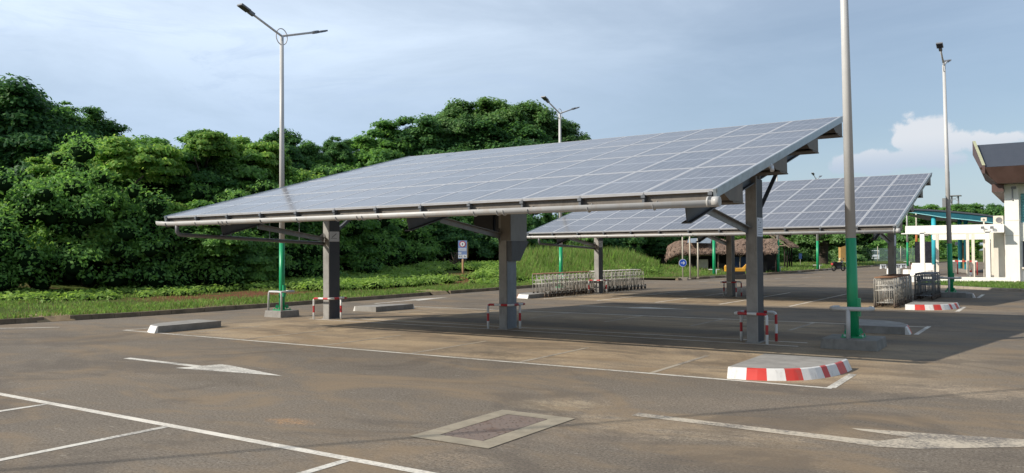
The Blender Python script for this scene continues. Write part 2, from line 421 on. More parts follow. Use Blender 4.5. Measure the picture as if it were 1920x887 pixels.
# cumulus low in the north-east
cn = wnoise(tc.outputs['Generated'], 26, 8, .62, .3)
cn2 = wnoise(tc.outputs['Generated'], 9, 4, .6, .2)
dist = wmath('ADD', wmath('MULTIPLY', wmath('SUBTRACT', cn, .5), 2.0), wmath('MULTIPLY', wmath('SUBTRACT', cn2, .5), 1.2))
def puff(cx, cz, rx, rz):
    u = wmath('DIVIDE', wmath('SUBTRACT', wx, cx), rx); v = wmath('DIVIDE', wmath('SUBTRACT', wz, cz), rz)
    return wmath('SUBTRACT', 1.0, wmath('SQRT', wmath('ADD', wmath('MULTIPLY', u, u), wmath('MULTIPLY', v, v))))
pf = puff(-.118, .122, .032, .026)
for a in [(-.137, .121, .012, .012), (-.095, .112, .03, .016), (-.165, .100, .045, .014), (-.06, .114, .040, .015), (-.04, .116, .025, .010), (-.12, .100, .07, .014)]:
    pf = wmath('MAXIMUM', pf, puff(*a))
yfront = wramp(wy, .5, .8)
cm = wmath('MULTIPLY', wramp(wmath('ADD', pf, dist), .0, .32), yfront)
cc = wmix(wramp(wz, .085, .128), K((.50, .60, .74)), K((.78, .81, .86)))
c = wmix(wmath('MULTIPLY', cm, .92), c, cc)
wt.links.new(c, bg.inputs['Color']); bg.inputs['Strength'].default_value = SKYS
sl = bpy.data.lights.new('sun', 'SUN'); sl.energy = 5.0; sl.angle = R(.6); sl.color = (1.0, .93, .82)
so = bpy.data.objects.new('sun', sl); col.objects.link(so); so.rotation_euler = SUN.to_track_quat('Z', 'Y').to_euler(); so.location = (-20, -30, 30)
sc.view_settings.view_transform = 'Standard'; sc.view_settings.look = 'None'; sc.view_settings.exposure = 0; sc.view_settings.gamma = 1
sc.cycles.max_bounces = 6; sc.cycles.transparent_max_bounces = 6; sc.cycles.use_denoising = True

# ------------------------------------------------------------------ ground, kerbs, markings
KERB = [(-46, -14), (-32, -4), (-27.2, 4), (-25.2, 9.0), (-24.55, 12.3), (-24.05, 15.0), (-23.85, 19.7), (-23.85, 24), (-23.9, 30), (-23.9, 36), (-24.0, 42), (-23.9, 49), (-23.2, 53.2), (-21.9, 57), (-20.6, 62), (-19.7, 72), (-19.0, 84), (-18.5, 100), (-17.2, 120), (-13, 150)]
def sm(pts, k=3):
    out = []
    for i in range(len(pts) - 1):
        p0 = pts[max(0, i - 1)]; p1 = pts[i]; p2 = pts[i + 1]; p3 = pts[min(len(pts) - 1, i + 2)]
        for j in range(k):
            t = j / k
            out.append(tuple(.5 * ((2 * p1[a]) + (p2[a] - p0[a]) * t + (2 * p0[a] - 5 * p1[a] + 4 * p2[a] - p3[a]) * t * t + (3 * p1[a] - p0[a] - 3 * p2[a] + p3[a]) * t ** 3) for a in (0, 1)))
    out.append(pts[-1]); return out
KS = sm(KERB, 4)
def kerbx(y):
    for (x0, y0), (x1, y1) in zip(KS, KS[1:]):
        if y0 <= y <= y1: return x0 + (x1 - x0) * (y - y0) / max(1e-6, y1 - y0)
    return KS[0][0] if y < KS[0][1] else KS[-1][0]
g = MB(); g.face([(-2500, -1500, -.03), (2500, -1500, -.03), (2500, 3500, -.03), (-2500, 3500, -.03)])
tag(g.build('ground', M_GRASSG), kind='structure')
g = MB(); poly = [(x + .02, y) for x, y in KS] + [(30, 150), (90, 60), (90, -30), (-46, -30)]
g.face([(x, y, 0) for x, y in reversed(poly)])
o = g.build('car_park', M_ASPH); fixnormals(o); tag(o, kind='structure')
if o.data.polygons[0].normal.z < 0: o.data.flip_normals()

def vn(x, y): return math.sin(x * .9 + 1.3 * math.sin(y * .23)) * .5 + math.sin(y * .41 + x * .3) * .5
def verge_z(x, y):
    d = kerbx(y) - .14 - x
    z = .12 + min(d, 6) * .012
    if y > 34: z += .55 * max(0, min(1, (d - 1.5) / 7)) * max(0, min(1, (y - 34) / 8)) * max(0, min(1, (80 - y) / 14))
    if d > 2: z += .05 * vn(x, y)
    if d > 11: z += (min(d, 75) - 11) * .10 * max(0, min(1, (95 - y) / 30))
    return z
g = MB(); nx = 46; ys = [-14 + i * 1.15 for i in range(145)]; idx = {}
for j, y in enumerate(ys):
    kx = kerbx(y) - .14
    for i in range(nx):
        d = (i / (nx - 1)) ** 2.2 * 110
        x = kx - d
        idx[i, j] = len(g.v); g.v.append((x, y, verge_z(x, y)))
for j in range(len(ys) - 1):
    for i in range(nx - 1):
        g.f.append((idx[i + 1, j], idx[i, j], idx[i, j + 1], idx[i + 1, j + 1])); g.m.append(0); g.sm.append(True)
tag(g.build('verge', M_GRASSG), kind='structure')

def ribbon_kerb(name, pts, wd, z, m, skip=None, label=None, cat='kerb', group=None, step=1.0):
    """kerb stones laid end to end along a line; left side of travel = verge"""
    g = MB(); rr = random.Random(3)
    seglist = []
    for (x0, y0), (x1, y1) in zip(pts, pts[1:]):
        L = math.hypot(x1 - x0, y1 - y0); n = max(1, round(L / step))
        for k in range(n):
            a = k / n; b = (k + 1) / n
            seglist.append(((x0 + (x1 - x0) * a, y0 + (y1 - y0) * a), (x0 + (x1 - x0) * b, y0 + (y1 - y0) * b)))
    for (a, b) in seglist:
        if skip and any(s0 <= (a[1] + b[1]) / 2 <= s1 for s0, s1 in skip): continue
        d = Vector((b[0] - a[0], b[1] - a[1])); L = d.length; d.normalize(); nrm = Vector((-d.y, d.x))
        A = Vector(a) + d * .006; B = Vector(b) - d * .006; zz = z + rr.uniform(-.006, .006); mi = 0
        if isinstance(m, list): mi = 1 if rr.random() < .18 else 0
        q = [A, B, B + nrm * wd, A + nrm * wd]; ch = nrm * .025
        g.v += [(*q[0], -.01), (*q[1], -.01), (*q[2], -.01), (*q[3], -.01), (*(q[0] + ch), zz), (*(q[1] + ch), zz), (*q[2], zz), (*q[3], zz)]
        s = len(g.v) - 8
        for f in [(4, 5, 6, 7), (0, 1, 5, 4), (1, 2, 6, 5), (2, 3, 7, 6), (3, 0, 4, 7)]:
            g.f.append(tuple(s + i for i in f)); g.m.append(mi); g.sm.append(False)
    o = g.build(name, m); fixnormals(o)
    return tag(o, label, cat, group)
ribbon_kerb('kerb', KS, .16, .145, M_KERB, skip=[(12.25, 12.95), (29.4, 30.5)], label='long mossy concrete kerb between the road and the grass verge')
for gy, lb in ((12.6, 'sandy concrete drainage gully in the kerb near the left edge'), (29.95, 'sandy concrete drainage gully in the kerb before the road sign')):
    g = MB(); kx = kerbx(gy); hw = .5 if gy < 20 else .6
    a = (kerbx(gy - hw) + .05, gy - hw); b = (kerbx(gy + hw) + .05, gy + hw)
    for k in range(2):
        z0, z1 = (.006, .15) if k == 0 else (.15, .19)
        o0, o1 = (0, .19) if k == 0 else (.19, 1.2)
        g.face([(a[0] - o0, a[1], z0), (b[0] - o0, b[1], z0), (b[0] - o1, b[1], z1), (a[0] - o1, a[1], z1)])
    o = g.build('kerb_gully', M_SAND); fixnormals(o); tag(o, lb, 'gully')

def mark(label, quads, m=M_PAINT, cat='road marking', name='road_marking', group=None, z=.004):
    g = MB()
    for q in quads: g.face([(p[0], p[1], z) for p in q])
    o = g.build(name, m)
    for p in o.data.polygons:
        if p.normal.z < 0: p.flip()
    return tag(o, label, cat, group)
def ln(x0, y0, x1, y1, wd=.1):
    d = Vector((x1 - x0, y1 - y0)).normalized(); n = Vector((-d.y, d.x)) * wd / 2
    return [(x0 - n.x, y0 - n.y), (x1 - n.x, y1 - n.y), (x1 + n.x, y1 + n.y), (x0 + n.x, y0 + n.y)]
def brk(x0, y0, x1, y1, wd, seed, keep=.8, n=14):
    rr = random.Random(seed); out = []
    for i in range(n):
        if rr.random() > keep: continue
        a = i / n + rr.uniform(0, .3) / n * (1 - keep); b = (i + 1) / n - rr.uniform(0, .3) / n * (1 - keep)
        out.append(ln(x0 + (x1 - x0) * a, y0 + (y1 - y0) * a, x0 + (x1 - x0) * b, y0 + (y1 - y0) * b, wd * rr.uniform(.75, 1)))
    return out
mark('long thick white line crossing the bottom left foreground', [ln(-34, 5.56, -3.0, 5.56, .11)], M_PAINTB)
for i, x in enumerate([-16.15, -13.54, -10.93, -8.32, -5.52, -2.9]):
    mark(['white bay divider far off the left edge of the photo', 'white bay divider outside the lower left corner', 'white bay divider at the very left of the foreground', 'long white bay divider joining the foreground line at the lower left', 'white bay divider cut by the bottom edge of the photo', 'white bay divider below the bottom edge'][i], [ln(x, .5, x, 5.498, .1)], group='bay dividers of the nearest parking row', name='bay_line')
mark('white line along the near side of the front canopy bays', [ln(-20.0, 12.0, -2.6, 12.0, .09)], name='bay_line')
mark('short white line at the right end of the front bays beside the striped island', [ln(-2.62, 12.05, -2.62, 13.55, .12)], name='bay_line')
mark('white line at the right rear end of the front canopy bays', [ln(-2.62, 20.6, -2.62, 23.0, .1)], name='bay_line')
mark('white line closing the far side of the front canopy bays', [ln(-20.0, 22.75, -2.67, 22.75, .1)], M_PAINTB, name='bay_line')
mark('nearer of the two parallel white lines under the front canopy', [ln(-18.5, 16.93, -4.3, 16.93, .09)], M_PAINTB, name='bay_line')
mark('farther of the two parallel white lines under the front canopy', [ln(-18.2, 17.66, -4.3, 17.66, .09)], M_PAINTB, name='bay_line')
mark('short white line at the left end of the front canopy bays', [ln(-20.0, 12.06, -19.86, 14.0, .08)], name='bay_line')
mark('short white line at the left rear corner of the front canopy bays', [ln(-20.0, 20.6, -20.0, 22.7, .08)], name='bay_line')
for i in range(6):
    x = -17.85 + 2.5 * i
    mark(['faint first bay divider from the left in front of the canopy', 'faint second bay divider from the left in front of the canopy', 'faint third bay divider in front of the left pillar', 'faint fourth bay divider in front of the middle pillar', 'dirt covered bay divider beside the brown stain', 'dirt covered bay divider left of the striped island'][i], [ln(x, 12.06, x, 14.6, .09)], M_PAINTW, group='worn bay dividers in front of the canopy', name='bay_line')
    mark('worn bay divider behind the front canopy', [ln(x, 20.2, x, 22.69, .09)], M_PAINTW, group='worn bay dividers behind the front canopy', name='bay_line')
mark('white line along the near side of the rear canopy bays', [ln(-20.0, 28.9, -2.5, 28.9, .1)], M_PAINTW, name='bay_line')
mark('white line at the right end of the rear canopy bays', [ln(-2.5, 28.96, -2.5, 31.4, .12)], name='bay_line')
mark('white line at the far right corner of the rear canopy bays', [ln(-2.5, 37.6, -2.5, 40.5, .12)], name='bay_line')
for i in range(6):
    x = -17.65 + 2.5 * i
    mark('long white bay divider under the rear canopy', [ln(x, 28.97, x, 38.6, .1)], M_PAINTB, group='bay dividers under the rear canopy', name='bay_line')
for k in range(17):
    if abs(((-17 + k * .78) + 17.65) % 2.5) > .3: mark('short white dash in the row of dashes under the rear canopy', [ln(-17.2 + k * .78, 34.0, -16.75 + k * .78, 34.25, .1)], name='bay_line', z=.008, group='row of short dashes under the rear canopy')
mark('white line beyond the rear canopy bays', [ln(-18, 39.4, -3, 39.4, .1)], M_PAINTW, name='bay_line')
mark('white lane line beside the verge at the left edge', [ln(-25.4, 9.0, -22.35, 11.6, .1)], name='lane_line')
for k in range(9): mark('small white dash in the curved row of dashes on the far road', [ln(-19 + k * .55, 50.5 + k * 1.5, -18.75 + k * .55, 51.3 + k * 1.5, .12)], name='lane_line', group='dashes on the far road')
for q in [(-12, 55, -10, 55.2, .14), (-9.5, 60, -7.5, 60, .14), (-13, 70, -10, 70, .2), (-14, 84, -10, 84, .2), (-12, 96, -8, 96, .25), (-8, 47, -3, 46.6, .1), (-11.5, 46.5, -8.2, 46, .1)]: mark('worn white line on the far road', [ln(*q)], M_PAINTW, name='lane_line', group='worn white lines on the far road')
def arrow(label, x, y, rz, s=1.0, m=M_PAINT):
    c, sn = math.cos(rz), math.sin(rz)
    def T(px, py): return (x + (px * c - py * sn) * s, y + (px * sn + py * c) * s)
    mark(label, [[T(0, -.07), T(2.1, -.08), T(2.1, .08), T(0, .07)], [T(1.9, -.36), T(2.35, -.1), T(4.3, 0), T(2.1, .0)], [T(2.1, .0), T(4.3, 0), T(2.45, .36), T(2.2, .36) if False else T(2.1, .1)]], m, 'road arrow', 'road_arrow')
def arrow2(label, x, y, rz, s=1.0, m=M_PAINT):
    c, sn = math.cos(rz), math.sin(rz)
    def T(px, py): return (x + (px * c - py * sn) * s, y + (px * sn + py * c) * s, .004)
    g = MB()
    pts = [(0, -.07), (2.12, -.075), (2.0, -.33), (2.3, -.30), (4.3, 0), (2.55, .36), (2.3, .37), (2.16, .08), (0, .07)]
    g.face([T(*p) for p in pts]); o = g.build('road_arrow', m)
    for p in o.data.polygons:
        if p.normal.z < 0: p.flip()
    tag(o, label, 'road arrow')
arrow2('white arrow pointing right on the asphalt in the left foreground', -14.5, 8.77, 0)
arrow2('small white arrow in the shaded lane between the two canopies', -14.3, 25.95, 0)
arrow2('white arrow on the road beside the verge left of the middle pillar', -21.9, 23.4, R(93), 1.15)
g = MB()
g.face([(x, y, .004) for x, y in [(-4.16, 8.80), (-3.2, 8.77), (-1.9, 8.72), (-1.45, 8.66), (-1.1, 8.78), (-.26, 9.40), (1.2, 10.6), (-.1, 9.82), (-.9, 9.62), (-1.85, 9.42), (-1.75, 9.35), (-1.25, 9.27), (-1.5, 8.93), (-3.2, 8.95), (-4.16, 9.0)]])
o = g.build('road_arrow', paint('faded_arrow_paint', (.50, .43, .33), 1.0)); tag(o, 'dusty faded white arrow at the lower right of the foreground', 'road arrow')
for p in o.data.polygons:
    if p.normal.z < 0: p.flip()

# manhole
t = NT('chequer_iron'); p = t.coord(); ch = t.add('ShaderNodeTexChecker'); t.link(p, ch.inputs[0]); ch.inputs['Scale'].default_value = 15
vo = t.add('ShaderNodeTexVoronoi'); t.link(p, vo.inputs['Vector']); vo.inputs['Scale'].default_value = 26
c_ = t.mix(ch.outputs['Fac'], (.04, .027, .02), (.22, .155, .115)); c_ = t.mix(t.ramp(vo.outputs['Distance'], .1, .5), c_, (.20, .155, .13))
c_ = t.mix(t.ramp(t.noise(p, 3, 4), .5, .7, 0, .5), c_, (.13, .07, .045))
M_GRATE = t.set(c_, .85, 0, .2, bump=ch.outputs['Fac'], bstr=.8, bdist=.01)
root = empty('drain_cover', (-5.15, 7.43, 0), 'rectangular iron drain cover in a pale concrete surround in the foreground', 'drain cover')
g = MB()
O = [(-.52, -.86), (.50, -.86), (.52, .86), (-.50, .86)]; I = [(-.29, -.63), (.27, -.63), (.27, .66), (-.29, .66)]
for i in range(4):
    j = (i + 1) % 4; g.face([(*O[i], .007), (*O[j], .007), (*I[j], .007), (*I[i], .007)])
g.build('concrete_surround', mat('pale_surround', (.34, .29, .21), .95, .25, 4, dirt=(.2, .15, .1), dirt_amt=.6, bump=.3), root)
g = MB(); g.box(-.28, .26, -.62, .65, -.02, .0065); g.build('iron_lid', M_GRATE, root)

# ------------------------------------------------------------------ solar canopies
PX0, PY0, PZ0, PW, PDY, PDZ = -18.7635, 12.4034, 2.9092, 1.1953, 2.3641, .6094
SL = math.atan2(PDZ, PDY); PL = math.hypot(PDY, PDZ)
g = MB(); fw_, e = .036, .006
g.box(e, PW - e, .01, PL - .01, -.045, -.008, 0)
for a in [(e, PW - e, .01, .01 + fw_), (e, PW - e, PL - .01 - fw_, PL - .01), (e, e + fw_ * .8, .01 + fw_, PL - .01 - fw_), (PW - e - fw_ * .8, PW - e, .01 + fw_, PL - .01 - fw_)]:
    g.box(a[0], a[1], a[2], a[3], -.008, .0, 0)
g.face([(e + .02, .04, -.003), (PW - e - .02, .04, -.003), (PW - e - .02, PL - .04, -.003), (e + .02, PL - .04, -.003)], 1)
panel_me = g.mesh('solar_panel', [M_ALU, M_CELL])
POSTX = [.80, 7.14, 13.48]; POSTY = 4.92          # relative to the canopy's front left corner
def canopy(loc, label, idx):
    root = empty('solar_canopy', loc, label, 'solar canopy', 'solar panel canopies over the parking bays')
    Z = PZ0
    def surf(y): return Z + (y) * PDZ / PDY
    for j in range(4):
        for i in range(12):
            o = bpy.data.objects.new('solar_panel', panel_me); col.objects.link(o); o.parent = root
            o.location = (i * PW, j * PDY, Z + j * PDZ); o.rotation_euler = (SL, 0, 0)
    LX = 12 * PW
    # side trims
    for x in (-.03, LX + .03):
        g = MB(); g.bar((x, -.02, Z - .07), (x, 4 * PDY + .05, surf(4 * PDY + .05) - .07), .05, .14); g.bar((x + (.03 if x > 0 else -.03), -.02, Z - .02), (x + (.03 if x > 0 else -.03), 4 * PDY + .05, surf(4 * PDY + .05) - .02), .02, .07)
        g.build('edge_trim', M_TRIM, root)
    # purlins : deep cold formed sections with a lipped lower flange
    for y0, y1 in ((.35, 1.45), (3.1, 4.3), (5.75, 6.95), (8.4, 9.55)):
        zt = surf(y1) - .085; zb = zt - .43
        g = MB(); xa, xb = .35, LX + .0
        # web facing the slope, closed wedge ends
        prof = [(y0, surf(y0) - .085), (y1, zt), (y1 + .04, zb + .02), (y1 + .08, zb), (y1 + .08, zb - .02), (y1 - .1, zb - .02), (y0 + .05, zb - .02 + (0.02))]
        prof = [(y1 - .05, zt - .01), (y1, zt), (y1 + .03, zb), (y1 + .09, zb), (y1 + .09, zb - .025), (y1 - .5, zb - .025), (y1 - .5, zb), (y1 - .02, zb)]
        g.extr(prof, 'x', xa, xb)
        g.extr([(y0, surf(y0) - .085), (y1 - .052, surf(y1 - .052) - .085), (y1 - .025, zb + .004), (y0 + .10 * 0 + .42, zb + .004)], 'x', LX - .03, LX + .0 + .004)
        g.extr([(y0, surf(y0) - .085), (y0 + .03, surf(y0 + .03) - .085), (y0 + .45, zb + .004), (y0 + .42, zb + .004)], 'x', xa, LX - .032)
        o = g.build('purlin', M_STEELB, root); fixnormals(o)
    # front rail and clamps under the panel edge
    g = MB(); g.box(.0, LX, .10, .16, Z - .20, Z - .055); o = g.build('front_rail', M_STEELB, root)
    for i in range(13):
        g = MB(); x = min(i * PW, LX - .05); g.box(x - .02, x + .02, .0, .099, Z - .20, Z - .03); g.box(x - .035, x + .035, -.02, .0, Z - .09, Z - .045)
        g.build('panel_clamp', M_STEELD, root)
    # gutter with brackets
    gy = -.12; rad = .074
    path = [(-.17 if idx == 0 else -.2, gy, Z - .15), (.1, gy, Z - .175), (.6, gy, Z - .185), (LX * .5, gy, Z - .20), (LX + .13, gy, Z - .215)]
    def gz(x):
        for a, b in zip(path, path[1:]):
            if a[0] <= x <= b[0]: return a[2] + (b[2] - a[2]) * (x - a[0]) / (b[0] - a[0])
        return path[-1][2]
    g = MB(); n = 9; secs = []
    for p in path:
        s = len(g.v)
        for k in range(n + 1):
            a = math.pi + math.pi * k / n
            g.v.append((p[0], p[1] + rad * math.cos(a), p[2] + rad * math.sin(a) + (.035 if k in (0, n) else 0)))
        for k in range(n, -1, -1):
            a = math.pi + math.pi * k / n
            g.v.append((p[0], p[1] + (rad - .006) * math.cos(a), p[2] + .001 + (rad - .006) * math.sin(a) + (.035 if k in (0, n) else 0)))
        secs.append(s)
    q = 2 * (n + 1)
    for s0, s1 in zip(secs, secs[1:]):
        for k in range(q):
            g.f.append((s0 + k, s0 + (k + 1) % q, s1 + (k + 1) % q, s1 + k)); g.m.append(0); g.sm.append(k not in (n, q - 1))
    for s in (secs[0], secs[-1]): g.f.append(tuple(s + k for k in range(n + 1))); g.m.append(0); g.sm.append(False)
    gut = g.build('gutter', M_GUT, root); fixnormals(gut)
    g = MB(); g.tube([(path[-1][0] - .10, gy, path[-1][2] + .01), (path[-1][0] + .015, gy, path[-1][2] + .01)], rad + .006, 14); g.tube([(path[-1][0] - .18, gy, path[-1][2] + .01), (path[-1][0] - .15, gy, path[-1][2] + .01)], rad + .012, 14)
    g.build('end_cap', M_GUT, gut)
    for i in range(12):
        x = .25 + i * PW
        z = gz(x); g = MB(); pts = []
        for k in range(9):
            a = math.pi + math.pi * k / 8; pts.append((x, gy + (rad + .006) * math.cos(a), z + (rad + .006) * math.sin(a)))
        pts.append((x, gy + rad + .006, z + .05)); pts.append((x, gy + .22, z + .03))
        for a, b in zip(pts, pts[1:]): g.bar(a, b, .035, .006, up=(1, 0, 0))
        g.build('gutter_bracket', M_GUT if i % 3 else M_STEEL, gut)
    for x in (2.4, 6.9, 10.4):
        g = MB(); z = gz(x); 
        for u in (-.07, .07):
            pts = [(x + u, gy + (rad + .006) * math.cos(math.pi + math.pi * k / 8), z + (rad + .006) * math.sin(math.pi + math.pi * k / 8)) for k in range(9)]
            for a, b in zip(pts, pts[1:]): g.bar(a, b, .03, .012, up=(1, 0, 0))
        g.build('gutter_joint', M_GUT, gut)
    # downpipe from the left end to the first post
    x = .78
    g = MB(); g.tube([(.62, gy, Z - .2), (.62, gy, Z - .40), (.63, gy + .06, Z - .47), (.65, gy + .3, Z - .485), (x - .08, POSTY - .23, Z - .66)], .05, 10)
    dp = g.build('downpipe', M_GUTD, root)
    for k in (.3, .6, .85):
        yy = gy + .3 + (POSTY - .7) * k; g = MB(); xx = .65 + .05 * k
        g.bar((xx, yy, Z - .55 - .1 * k), (xx, yy, surf(yy) - .5 + (-.15 if k > .5 else 0)), .012, .012); g.build('pipe_hanger', M_STEEL, dp)
    # posts, rafters, braces
    for n_, px in enumerate(POSTX):
        hw, hd = .115, .225; top = surf(POSTY) - .52
        g = MB()
        g.box(px - hw, px + hw, POSTY - hd, POSTY - hd + .035, .02, top); g.box(px - hw, px + hw - .04, POSTY + hd - .035, POSTY + hd, .02, top)
        g.box(px - .02, px + .02, POSTY - hd + .035, POSTY + hd - .035, .02, top)
        g.box(px + hw - .035, px + hw - .006, POSTY - hd + .0355, POSTY + hd - .0005, .02, top - .2, 1)  # added side plate; its dark paint stands in for the post's shaded side
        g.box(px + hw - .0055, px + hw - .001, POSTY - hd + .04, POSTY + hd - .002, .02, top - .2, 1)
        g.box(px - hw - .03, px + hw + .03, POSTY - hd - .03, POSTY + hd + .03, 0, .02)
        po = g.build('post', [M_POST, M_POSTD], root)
        y0, y1 = 1.05, 8.9
        def rz_(y): return surf(y) - .52 - .085
        g = MB(); a = (px, y0, rz_(y0)); b = (px, y1, rz_(y1))
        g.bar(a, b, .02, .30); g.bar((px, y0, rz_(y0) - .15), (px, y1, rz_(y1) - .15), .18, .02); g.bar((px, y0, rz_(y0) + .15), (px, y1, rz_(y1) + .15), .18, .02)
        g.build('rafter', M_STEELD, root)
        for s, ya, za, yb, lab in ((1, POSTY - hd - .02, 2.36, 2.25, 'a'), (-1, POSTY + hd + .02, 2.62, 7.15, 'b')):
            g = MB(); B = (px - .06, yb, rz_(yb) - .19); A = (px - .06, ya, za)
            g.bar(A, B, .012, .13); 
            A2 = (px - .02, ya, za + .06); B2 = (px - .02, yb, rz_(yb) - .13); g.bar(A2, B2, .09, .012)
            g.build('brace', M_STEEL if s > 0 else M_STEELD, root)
            g = MB(); g.extr([(ya, za - .22), (ya, za + .2), (ya - .16 * s, za + .08)], 'x', px - .075, px - .068); g.build('gusset_plate', M_STEEL, root)
        # notice pasted round the post
        g = MB(); pz0, pz1 = (2.24, 2.64) if n_ == 2 else (2.3, 2.6)
        if n_ != 1:
            g.box(px + hw + .001, px + hw + .008, POSTY - .2, POSTY + .2, pz0, pz1, 0)
            if n_ == 2:
                for k, (wd, x0) in enumerate([(.05, -.13), (.05, .0), (.2, -.14), (.24, -.14), (.1, -.12), (.26, -.14), (.3, -.15)]):
                    zz = pz1 - .05 - k * .05; g.box(px + hw + .008, px + hw + .0095, POSTY + x0, POSTY + x0 + wd, zz - .012, zz + (.01 if k < 2 else -.004), 1)
            else:
                g.box(px + hw + .008, px + hw + .0095, POSTY - .14, POSTY + .1, pz0 + .09, pz0 + .10, 1); g.bar((px + hw + .0085, POSTY - .1, pz0 + .12), (px + hw + .0085, POSTY + .08, pz1 - .06), .0025, .02, 1)
            g.build('notice', [M_PAPER, M_INK], po)
        if n_ == 1 and idx == 0:
            g = MB(); g.box(px + .117, px + .135, POSTY - .205, POSTY + .2, .02, 1.72)
            o = g.build('cable_cover', M_CONDUIT, po)
            g = MB(); g.extr([(POSTY - .2, 1.722), (POSTY - .2, 2.23), (POSTY + .62, 2.23), (POSTY + .2, 1.722)], 'x', px + .117, px + .26); o = g.build('cable_funnel', M_STEELD, po); fixnormals(o)
            g = MB(); g.box(px - .02, px + .27, POSTY - .245, POSTY + .5, 2.232, 3.0, 0)
            for q_ in (2.26, 2.95): g.box(px + .271, px + .278, POSTY - .20, POSTY + .46, q_, q_ + .008, 0)
            g.build('control_cabinet', M_CAB, root)
            g = MB(); g.box(px - .018, px + .268, POSTY - .262, POSTY - .246, 2.24, 2.98, 0); g.build('cabinet_door', M_CABD, root)  # darker grey puts the shade of the front face into its colour
            g = MB(); g.box(px - .95, px - .35, POSTY - .15, POSTY + .1, 2.45, 3.0); g.box(px - .3, px - .13, POSTY - .1, POSTY + .1, 2.5, 3.05); g.build('inverter', M_BLACK, root)
    if idx == 0:
        g = MB(); g.tube([(LX - .02, 3.05, surf(3.05) - .13), (LX + .06, 3.02, surf(3.0) - .17)], .05, 10); g.tube([(LX + .06, 3.02, surf(3.0) - .17), (LX + .08, 2.98, surf(3.0) - .25)], .04, 8)
        g.build('floodlight', M_SIGNW, root)
    return root
canopy((PX0, PY0, 0), 'long tilted solar canopy standing nearest in the middle of the car park', 0)
canopy((PX0 + .1416, PY0 + 16.9386, -.13), 'second solar canopy farther back, partly hidden behind the nearest one', 1)

# ------------------------------------------------------------------ striped guards round the posts
def guard_path(m):
    # plan: U open on one side (m=+1 opens to +x), both ends bend down to the ground
    h = .62; r = .06
    def c(x, y, z): return (x * m, y, z)
    pts = [c(.34, -.34, 0), c(.34, -.34, h - r), c(.322, -.34, h - r * .3), c(.28, -.34, h), c(-.28, -.34, h), c(-.325, -.325, h), c(-.34, -.28, h), c(-.34, .28, h), c(-.325, .325, h), c(-.28, .34, h), c(.28, .34, h), c(.322, .34, h - r * .3), c(.34, .34, h - r), c(.34, .34, 0)]
    return pts
def guard(m):
    pts = [Vector(p) for p in guard_path(m)]
    # resample with alternate colours
    out = [pts[0]]; mats = []; acc = 0; k = 0; L = .20
    for a, b in zip(pts, pts[1:]):
        d = (b - a).length; pos_ = 0
        while acc + (d - pos_) > L:
            step = L - acc; pos_ += step
            out.append(a + (b - a) * (pos_ / d)); mats.append(k % 2); k += 1; acc = 0
        if d - pos_ > 1e-4:
            out.append(b); mats.append(k % 2); acc += d - pos_
    g = MB(); g.tube(out, .03, 10, mats=mats)
    return g
def make_guard(m, loc, label):
    r = empty('post_guard', loc, label, 'barrier', 'red and white guards round the canopy posts')
    guard(m).build('bent_rail', [M_RWW, M_RWR], r)
    g = MB(); x = -.34 * m; g.tube([(x, .1, 0), (x, .1, .2), (x, .1, .4), (x, .1, .588)], .03, 10, mats=[0, 1, 0]); g.build('leg', [M_RWW, M_RWR], r)
    return r
GA = make_guard(1, (PX0 + POSTX[2], PY0 + POSTY, 0), 'red and white striped guard at the foot of the nearest right pillar')
GB = make_guard(-1, (PX0 + POSTX[1] - .02, PY0 + POSTY - .03, 0), 'red and white striped guard at the foot of the middle pillar with the cabinet')
copy_tree(GB, (PX0 + POSTX[0] + .0, PY0 + POSTY - .05, 0), 0, 'red and white striped guard at the foot of the left pillar beside the lamp post')
dx2, dy2 = .1416, 16.9386
copy_tree(GB, (PX0 + POSTX[0] + dx2, PY0 + POSTY + dy2, 0), 0, 'small red and white guard between the rows of luggage trolleys')
copy_tree(GA, (PX0 + POSTX[1] + dx2, PY0 + POSTY + dy2, 0), 0, 'red and white guard on the middle pillar of the far canopy')
copy_tree(GA, (PX0 + POSTX[2] + dx2, PY0 + POSTY + dy2, 0), 0, 'red and white guard hidden behind the right hand trolleys')

